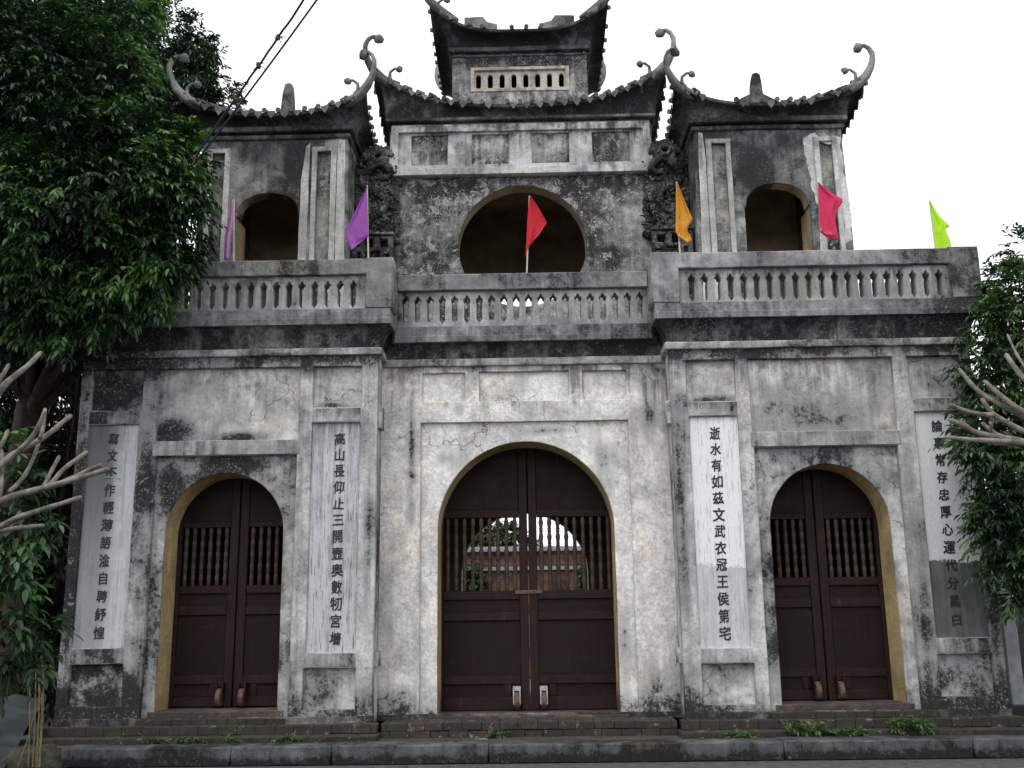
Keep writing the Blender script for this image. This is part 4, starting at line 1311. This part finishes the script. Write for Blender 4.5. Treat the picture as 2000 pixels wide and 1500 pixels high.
tree('broadleaf_tree', 'tree standing behind the left tower with its crown against the sky', 'tree', (-7.6, 5.0, 0), (-7.3, 5.0, 5.5), .20, backb, M['leaf_back'], .105, .36, .20, 3, 330, .5, 22)
shade = [(40, 720, 90, 2.6, .6), (30, 840, 80, 2.8, .7), (120, 780, 40, 2.2, .35), (135, 900, 55, 2.4, .8), (80, 950, 80, 2.8, .8), (130, 1010, 50, 2.0), (60, 1080, 100, 2.5), (130, 1130, 60, 1.6), (110, 1230, 70, 1.8),
         (30, 1180, 100, 2.2), (160, 690, 55, 2.0, .9), (90, 650, 70, 2.2), (150, 620, 70, 2.2), (230, 600, 70, 2.3), (60, 560, 120, 2.4), (180, 500, 110, 2.6), (150, 850, 45, 4.5), (165, 710, 45, 4), (160, 930, 45, 4), (170, 800, 30, 4.2), (95, 800, 40, 3.4), (60, 860, 70, 3.6), (150, 1000, 50, 3.4), (140, 1120, 50, 3.2), (40, 1020, 90, 3.4), (90, 1180, 90, 3.0), (-60, 800, 120, 2.5), (60, 740, 55, 4.5), (20, 800, 70, 5.0), (150, 760, 45, 5.5), (60, 900, 90, 5.0), (130, 980, 70, 5.0), (60, 640, 110, 5.0), (170, 640, 80, 5.2), (120, 1080, 90, 5.0), (20, 1150, 110, 5.0), (110, 1200, 90, 4.6), (40, 1290, 80, 4.0), (-60, 1000, 150, 2.5), (100, 1320, 60, 1.6)]
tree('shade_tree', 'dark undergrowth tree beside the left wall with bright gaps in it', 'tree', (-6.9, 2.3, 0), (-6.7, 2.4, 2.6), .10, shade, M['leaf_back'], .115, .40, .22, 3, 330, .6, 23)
rightb = [(1928, 645, 34, -.4), (1915, 715, 36, -.5), (1945, 790, 52, -.5), (2005, 600, 80, -.2), (1995, 720, 90, -.3), (1995, 870, 90, -.4), (1960, 990, 50, -.6), (1985, 1090, 60, -.5), (1905, 880, 34, -.8), (1996, 505, 45, -.1), (1971, 560, 45, -.1), (1991, 620, 75, -.3), (1956, 650, 62, -.4), (1947, 690, 45, -.5), (1966, 745, 75, -.5), (1934, 760, 30, -.6), (1961, 840, 80, -.6), (1917, 860, 40, -.8),
          (1884, 875, 24, -.9), (1922, 915, 36, -.8), (1947, 960, 52, -.7), (1991, 940, 80, -.6), (1934, 1020, 34, -.7), (1956, 1050, 52, -.7), (1996, 1040, 60, -.6), (1957, 1105, 28, -.7), (1971, 1130, 40, -.7),
          (1996, 1165, 28, -.7), (2050, 600, 110, 0), (2070, 800, 130, 0), (2070, 1000, 120, 0), (2280, 640, 220, -1.5, .5), (2250, 900, 240, -2.0, .5)]  # last two: unseen clumps added to shade the lower right corner
tree('bushy_tree', 'green bushy small leaved tree overlapping the right end of the gate', 'tree', (6.4, -.1, 0), (6.2, 0, 2.2), .10, rightb, M['leaf_right'], .085, .36, .20, 4, 420, .55, 24)
shrubb = [(-6, 850, 40, -2.4), (34, 900, 40, -2.2), (4, 960, 54, -2.4), (49, 1010, 45, -2.2), (-1, 1070, 58, -2.5), (24, 1130, 49, -2.5), (4, 1200, 54, -2.6), (59, 1235, 34, -2.3), (29, 1275, 49, -2.5), (69, 1290, 23, -2.2), (-50, 1000, 100, -2.4), (-40, 1200, 100, -2.4)]
tree('leafy_shrub', 'shrub with broad mid green leaves at the lower left', 'shrub', (-5.75, -2.3, 0), (-5.7, -2.3, 1.0), .05, shrubb, M['leaf_shrub'], .125, .40, .24, 2, 170, .6, 25)

# ------------------------------------------------------------------ bare frangipani branches either side
M['frangi'] = simple('frangipani_bark', (.085, .076, .064), (.20, .18, .155), 11, .9, .6, (1, 1, 1), dist=.012)
def frangipani(label, Y, base, trunk, paths, seed):
    root = empty('frangipani_tree', base, label, 'tree')
    m = MB()
    m.tube([Vector(base)] + [at(x, y, Y) for x, y in trunk], [.09] + [.075 - .02 * i / len(trunk) for i in range(len(trunk))], 10)
    rr = random.Random(seed)
    for pl, r0, r1, dy in paths:
        pts = []
        P3 = [at(x, y, Y + dy * i / max(1, len(pl) - 1)) for i, (x, y) in enumerate(pl)]
        for a, b in zip(P3, P3[1:]):
            for j in range(4): pts.append(a.lerp(b, j / 4) + Vector((rr.uniform(-1, 1), rr.uniform(-1, 1), rr.uniform(-1, 1))) * .005)
        pts.append(P3[-1])
        # smooth
        for _ in range(2):
            pts = [pts[0]] + [(pts[i - 1] + pts[i] * 2 + pts[i + 1]) / 4 for i in range(1, len(pts) - 1)] + [pts[-1]]
        k = len(pts)
        rad = [.76 * (r0 + (r1 - r0) * i / (k - 1)) * (1 + .09 * math.sin(i * 2.7)) for i in range(k)]
        pts.append(pts[-1] + (pts[-1] - pts[-2]).normalized() * r1 * .7)
        rad.append(r1 * .4)
        m.tube(pts, rad, 9)
    m.build('bare_branches', M['frangi'], root, smooth=True)
    return root
fr = frangipani('bare grey frangipani branches reaching in from the left edge', -5.4, (-3.75, -5.4, 0), [(-150, 1180), (-120, 1060), (-90, 1000)], [
    ([(-100, 1040), (0, 975), (105, 947), (210, 917)], .034, .022, -.2), ([(95, 950), (125, 915), (168, 884)], .022, .019, .15), ([(105, 948), (150, 930), (196, 909)], .022, .018, -.15),
    ([(86, 952), (98, 925), (115, 893)], .020, .017, .1), ([(-100, 1000), (7, 897), (84, 856), (137, 813)], .032, .021, .2), ([(-80, 985), (0, 912), (63, 858), (87, 806)], .028, .019, -.1),
    ([(78, 858), (84, 835), (88, 800)], .018, .016, .12), ([(-110, 960), (0, 756), (45, 722), (79, 690)], .034, .021, .3), ([(-60, 850), (0, 740), (16, 714)], .024, .018, .1),
    ([(-90, 1060), (0, 1030), (40, 1008), (156, 972)], .032, .020, -.3), ([(-60, 1045), (0, 1038), (40, 1030), (83, 1027)], .026, .018, -.1), ([(20, 1035), (30, 1015), (38, 1002)], .016, .014, -.1),
    ([(-80, 960), (0, 878), (15, 842)], .024, .018, .1), ([(0, 972), (5, 930), (3, 880)], .02, .016, .2), ([(20, 962), (60, 915), (86, 830)], .02, .016, .25)], 5)
lf = MB()
a, b = at(196, 934, -5.55), at(235, 935, -5.55)
lf.grid([[tuple(a.lerp(b, t) + Vector((0, w * .014 * math.sin(PI * min(1, t * 1.02)), (-.010 * abs(w) + .012 * math.sin(PI * t)))))  for w in (-1, -.5, 0, .5, 1)] for t in [i / 10 for i in range(11)]])
lf.build('leaf', simple('frangipani_leaf', (.05, .14, .03), (.09, .20, .05), 20, .45, .1), fr, smooth=True)
frangipani('bare grey frangipani branches reaching in from the right edge', -5.2, (3.95, -5.2, 0), [(2190, 1100), (2150, 980), (2120, 900)], [
    ([(2120, 900), (2000, 862), (1912, 849), (1858, 821)], .034, .021, -.2), ([(1915, 850), (1892, 836), (1876, 822)], .018, .015, .1), ([(2110, 895), (2000, 864), (1909, 860), (1857, 855)], .030, .018, -.35),
    ([(1985, 862), (1947, 850), (1920, 828)], .022, .018, .1), ([(1940, 855), (1937, 842), (1934, 826)], .016, .013, -.05), ([(2120, 880), (2000, 846), (1940, 811), (1919, 781)], .032, .020, .1),
    ([(1940, 812), (1897, 807), (1857, 791)], .024, .018, -.1), ([(2110, 850), (2000, 806), (1961, 779), (1924, 746)], .032, .020, .2), ([(2100, 860), (2000, 815), (1916, 772), (1874, 722)], .030, .018, .35),
    ([(2110, 830), (2000, 742), (1966, 694)], .032, .022, .3), ([(2060, 800), (1992, 705), (1968, 654)], .018, .010, .4), ([(2080, 870), (2000, 868), (1940, 866), (1915, 862)], .02, .016, .1)], 6)

# ------------------------------------------------------------------ cables
M['cable'] = simple('black_cable', (.012, .014, .03), (.025, .028, .045), 40, .5, .1)
M['fray'] = simple('frayed_wrap', (.025, .022, .016), (.08, .062, .022), 30, .9, .3)
def cable(label, p0, p1, Y0, Y1, sag, r, lumps=()):
    root = empty('power_cable', at(*p1, Y1), label, 'cable', 'cables crossing above the left tower')
    a, b = at(*p0, Y0), at(*p1, Y1)
    a = b + (a - b) * 1.6
    pts = []
    for i in range(41):
        t = i / 40
        p = a.lerp(b, t)
        p.z -= sag * 4 * t * (1 - t)
        if lumps: p += Vector((mnoise.noise(Vector((t * 13, 1, 0))), 0, mnoise.noise(Vector((t * 13, 7, 0))))) * .022
        pts.append(p)
    MB().tube(pts, r, 8).build('wire', M['cable'], root, smooth=True)
    for u in lumps:
        i = int(u * 40)
        q = MB()
        q.ball(pts[i], .028, 1, 1, 1.3, 2, .6)
        for k in range(4):
            d = Vector((random.uniform(-1, 1), random.uniform(-.5, .5), random.uniform(-1, .6))).normalized()
            q.tube([pts[i], pts[i] + d * .04, pts[i] + d * .085 + Vector((0, 0, -.02))], .005, 5)
        q.build('wrapped_joint', M['fray'], root)
cable('knotted black power cable with wrapped joints crossing above the left tower', (590, 0), (372, 318), -3.0, -1.6, .03, .012, (.52, .62, .73, .975))
cable('smooth black power cable running below the knotted one', (613, 0), (378, 322), -3.0, -1.6, .05, .0105)

# ------------------------------------------------------------------ weeds on the steps, twig, dry stalks
def weed(px, py, Y, z, w, h, n, label, kind):
    c = at(px, py, Y)
    root = empty('weed', (c.x, Y, z), label, 'weed', 'weeds growing out of the old steps')
    lv = Leaves(int(px))
    r = lv.r
    if kind == 'fern':
        pos = np.stack([c.x + r.uniform(-w, w, n), Y + r.uniform(-.07, .05, n), z + r.uniform(0, h * .35, n)], 1)
        out = r.normal(0, .6, (n, 3)); out[:, 2] = np.abs(out[:, 2]) + .7
        lv.sprays(pos, out, h * .75, .05, .3, 4, .9)
    else:
        pos = np.stack([c.x + r.uniform(-w, w, n), Y + r.uniform(-.08, .05, n), z + r.uniform(0, h * .5, n)], 1)
        out = r.normal(0, .7, (n, 3)); out[:, 2] = np.abs(out[:, 2]) + .3
        lv.sprays(pos, out, h * .5, .045, .5, 2, .5)
    lv.build('foliage', M['leaf_weed'], root)
    st_ = MB()
    for i in range(5):
        x = c.x + (i - 2) * w * .35
        st_.tube([(x, Y, z - .01), (x + .02, Y, z + h * .3), (x + .03, Y - .02, z + h * .55)], .004, 5)
    st_.build('stem', M['leaf_stem'], root)
M['leaf_stem'] = simple('weed_stem', (.06, .09, .03), (.10, .12, .05), 20, .8, .1)
weed(975, 1436, -.16, .17, .10, .11, 26, 'small fern on the middle brick step', 'fern')
weed(345, 1448, -.46, .17, .34, .09, 60, 'low straggling weeds below the left door', 'herb')
weed(455, 1450, -.48, .17, .07, .10, 16, 'little weed tuft on the left steps beside the paving edge', 'herb')
weed(562, 1448, -.48, .17, .10, .12, 30, 'darker weed clump on the left steps under the scratched couplet', 'fern')
weed(1450, 1440, -.47, .17, .16, .08, 36, 'low weeds at the corner of the right steps', 'herb')
weed(1570, 1425, -.46, .19, .17, .22, 66, 'tall grassy weed clump below the right door', 'fern')
weed(1655, 1432, -.47, .18, .20, .12, 56, 'spreading weed patch on the right steps between two taller clumps', 'herb')
weed(1775, 1405, -.44, .22, .20, .24, 90, 'tallest weed clump in front of the dark right couplet', 'fern')
tw = empty('fallen_twig', at(938, 1452, -.42), 'short dry twig lying on the middle step', 'twig')
a = at(928, 1452, -.42); b = at(952, 1450, -.42)
MB().tube([(a.x, -.42, .178), ((a.x + b.x) / 2, -.41, .182), (b.x, -.40, .178)], [.009, .011, .008], 7).build('stick', M['frangi'], tw)

M['straw'] = simple('dry_straw', (.13, .105, .06), (.22, .18, .10), 20, .9, .1)
ds = empty('dry_stalks', (-5.2, -1.2, 0), 'thin dry straw stalks standing left of the gate', 'stalks')
sk = MB()
for x0, y0, x1, y1 in ((58, 1335, 60, 1440), (70, 1310, 69, 1434), (76, 1300, 78, 1430), (83, 1290, 82, 1425), (86, 1300, 84, 1420), (66, 1400, 38, 1460), (80, 1280, 76, 1420)):
    a, b = at(x0, y0, -1.2), at(x1, y1, -1.2)
    b.z = min(b.z, .05)
    sk.tube([a, a.lerp(b, .5) + Vector((.01, 0, 0)), b], .0065, 6)
sk.build('stalk', M['straw'], ds)

# ------------------------------------------------------------------ mound, sheeting and wall at the two lower corners
md = MB()
md.ball((-5.15, -.72, .0), .36, 1.05, .8, .62, 3, .5)
tag(md.build('mossy_mound', M['earth'], None, smooth=True), 'dark mossy rounded mound at the left end of the kerb', 'mound')
M['sheet'] = simple('grey_sheeting', (.009, .013, .014), (.026, .034, .036), 3, .8, .3, (1, 1, 3))
M['blue'] = simple('blue_sheeting', (.02, .05, .13), (.04, .085, .19), 6, .55, .2)
sh = empty('plastic_sheeting', (-6.0, -.9, 0), 'slumped grey and blue plastic sheeting in the lower left corner', 'sheeting')
def drape(x0, x1, y0, y1, h0, h1, n=14, seed=0):
    rows = []
    for j in range(n + 1):
        v = j / n
        rows.append([(x0 + (x1 - x0) * i / n, y0 + (y1 - y0) * v + .06 * mnoise.noise(Vector((i * .5, v * 4, seed))),
                      h0 + (h1 - h0) * v + .09 * mnoise.noise(Vector((i * .45, v * 3.2, seed + 5))) - .12 * (i / n)) for i in range(n + 1)])
    return rows
MB().grid(drape(-6.9, -5.45, -1.0, -.2, .02, .78, seed=1)).build('grey_sheet', M['sheet'], sh, smooth=True)
MB().grid(drape(-6.7, -5.72, -1.02, -.62, .36, .56, seed=2)).build('blue_sheet', M['blue'], sh, smooth=True)

M['post'] = simple('pale_concrete', (.26, .28, .31), (.36, .38, .41), 5, .85, .2)
M['darkwall'] = simple('dark_wall', (.03, .034, .034), (.06, .065, .065), 3, .9, .3)
po = empty('gate_post', (6.15, 1.6, 0), 'pale square concrete post beyond the right end of the gate', 'post')
pb, pt = at(1979, 1335, 1.6), at(1974, 1190, 1.6)
MB().rect(pb.x - .09, pb.x + .09, 1.5, 1.68, .30, 3.0, bevel=.012).build('shaft', M['post'], po)
MB().rect(pb.x - .16, pb.x + .18, 1.45, 1.77, .0, .30, bevel=.012).build('pedestal', M['darkwall'], po)
bw = empty('boundary_wall', (7.8, 2.4, 0), 'dark boundary wall behind the pale post at the far right', 'wall')
MB().rect(6.02, 10, 2.4, 2.6, 0, 2.5, bevel=.01).build('wall_panel', M['darkwall'], bw)
MB().rect(5.98, 10.04, 2.36, 2.64, 2.5, 2.6, bevel=.01).build('wall_cap', M['darkwall'], bw)

# ------------------------------------------------------------------ what shows through the middle door
M['brickwall'] = brickmat('court_brick', (.24, .105, .07), (.19, .085, .06), (.13, .11, .09), dirt=.35, moss=.1, seed=6)
cw = empty('brick_wall', (0, 13, 0), 'red brick courtyard wall with grey capping seen through the middle door', 'wall')
MB().rect(-6, 6, 13, 13.3, 0, 2.98, bevel=.01, step=.6).build('brickwork', M['brickwall'], cw)
MB().rect(-6.05, 6.05, 12.92, 13.38, 2.98, 3.10, bevel=.01, step=.6).build('capping', M['post'], cw)
MB().rect(-6.02, 6.02, 12.95, 13.0, 2.53, 2.62, bevel=.01, step=.6).build('ledge', M['post'], cw)
tree('round_tree', 'rounded green tree rising behind the brick courtyard wall', 'tree', (-1.3, 24, 0), (-1.3, 24, 2.4), .15,
     [(958, 1052, 30, 24), (930, 1062, 24, 24), (985, 1056, 26, 24), (1005, 1066, 22, 24), (915, 1072, 16, 24), (1025, 1076, 22, 24)], M['leaf_far'], .20, .4, .30, 3, 330, .5, 41)
for i, (px, y0, lab) in enumerate(((903, 1108, 'climbing plant on the courtyard wall, leftmost seen through the balusters'), (922, 1105, 'climbing plant with the brightest leaves on the courtyard wall'),
                                    (938, 1112, 'thin climber on the courtyard wall right of the brightest one'), (1141, 1096, 'climbing plant on the courtyard wall behind the right door leaf'))):
    c = at(px, 1140, 12.8)
    root = empty('climbing_plant', (c.x, 12.8, 0), lab, 'plant', 'climbers on the courtyard wall')
    lv = Leaves(60 + i)
    for k in range(9):
        y = y0 + (1175 - y0) * k / 8
        lv.blob(at(px + random.uniform(-3, 3), y, 12.75), .09, 14, .10, .10, .5, 2, .6, tone=(.3, 1))
    lv.build('foliage', M['leaf_shrub'], root)
    MB().tube([(c.x, 12.9, 0), (c.x + .04, 12.85, 1.2), (c.x, 12.9, 2.5)], .02, 6).build('stem', M['bark'], root)
tag(MB().poly([(-12, 6.7, .004), (12, 6.7, .004), (12, 13, .004), (-12, 13, .004)]).build('courtyard', M['court']), kind='structure')


fl_ = Leaves(90)
r_ = fl_.r
n_ = 70
xs = r_.uniform(-5.2, 5.4, n_)
band = r_.integers(0, 3, n_)
ys = np.where(band == 0, r_.uniform(-2.0, -1.05, n_), np.where(band == 1, r_.uniform(-.93, -.66, n_), r_.uniform(-.6, -.46, n_)))
zs = np.where(band == 0, .006, np.where(band == 1, .206, .172))
for i in range(n_):
    a = r_.uniform(0, 6.28); L = r_.uniform(.04, .085)
    u = np.array([math.cos(a), math.sin(a), 0]) * L
    w = np.array([-math.sin(a), math.cos(a), 0]) * L * .22
    p0 = np.array([xs[i], ys[i], zs[i]])
    V = np.array([p0, p0 + u * .4 + w + [0, 0, .008], p0 + u + [0, 0, .004], p0 + u * .4 - w + [0, 0, .006]])
    fl_.f.append(np.array([[fl_.n, fl_.n + 1, fl_.n + 2], [fl_.n, fl_.n + 2, fl_.n + 3]]))
    fl_.v.append(V); fl_.t.append(np.full(4, r_.uniform(0, 1))); fl_.n += 4
M['litter'] = leafmat('leaf_litter', (.03, .022, .012), (.09, .065, .025), (.17, .12, .03), .8, .05)
lo_ = fl_.build('fallen_leaves', M['litter'], None)
tag(lo_, 'dry fallen leaves scattered along the kerb and road', 'leaf litter', kind='stuff')
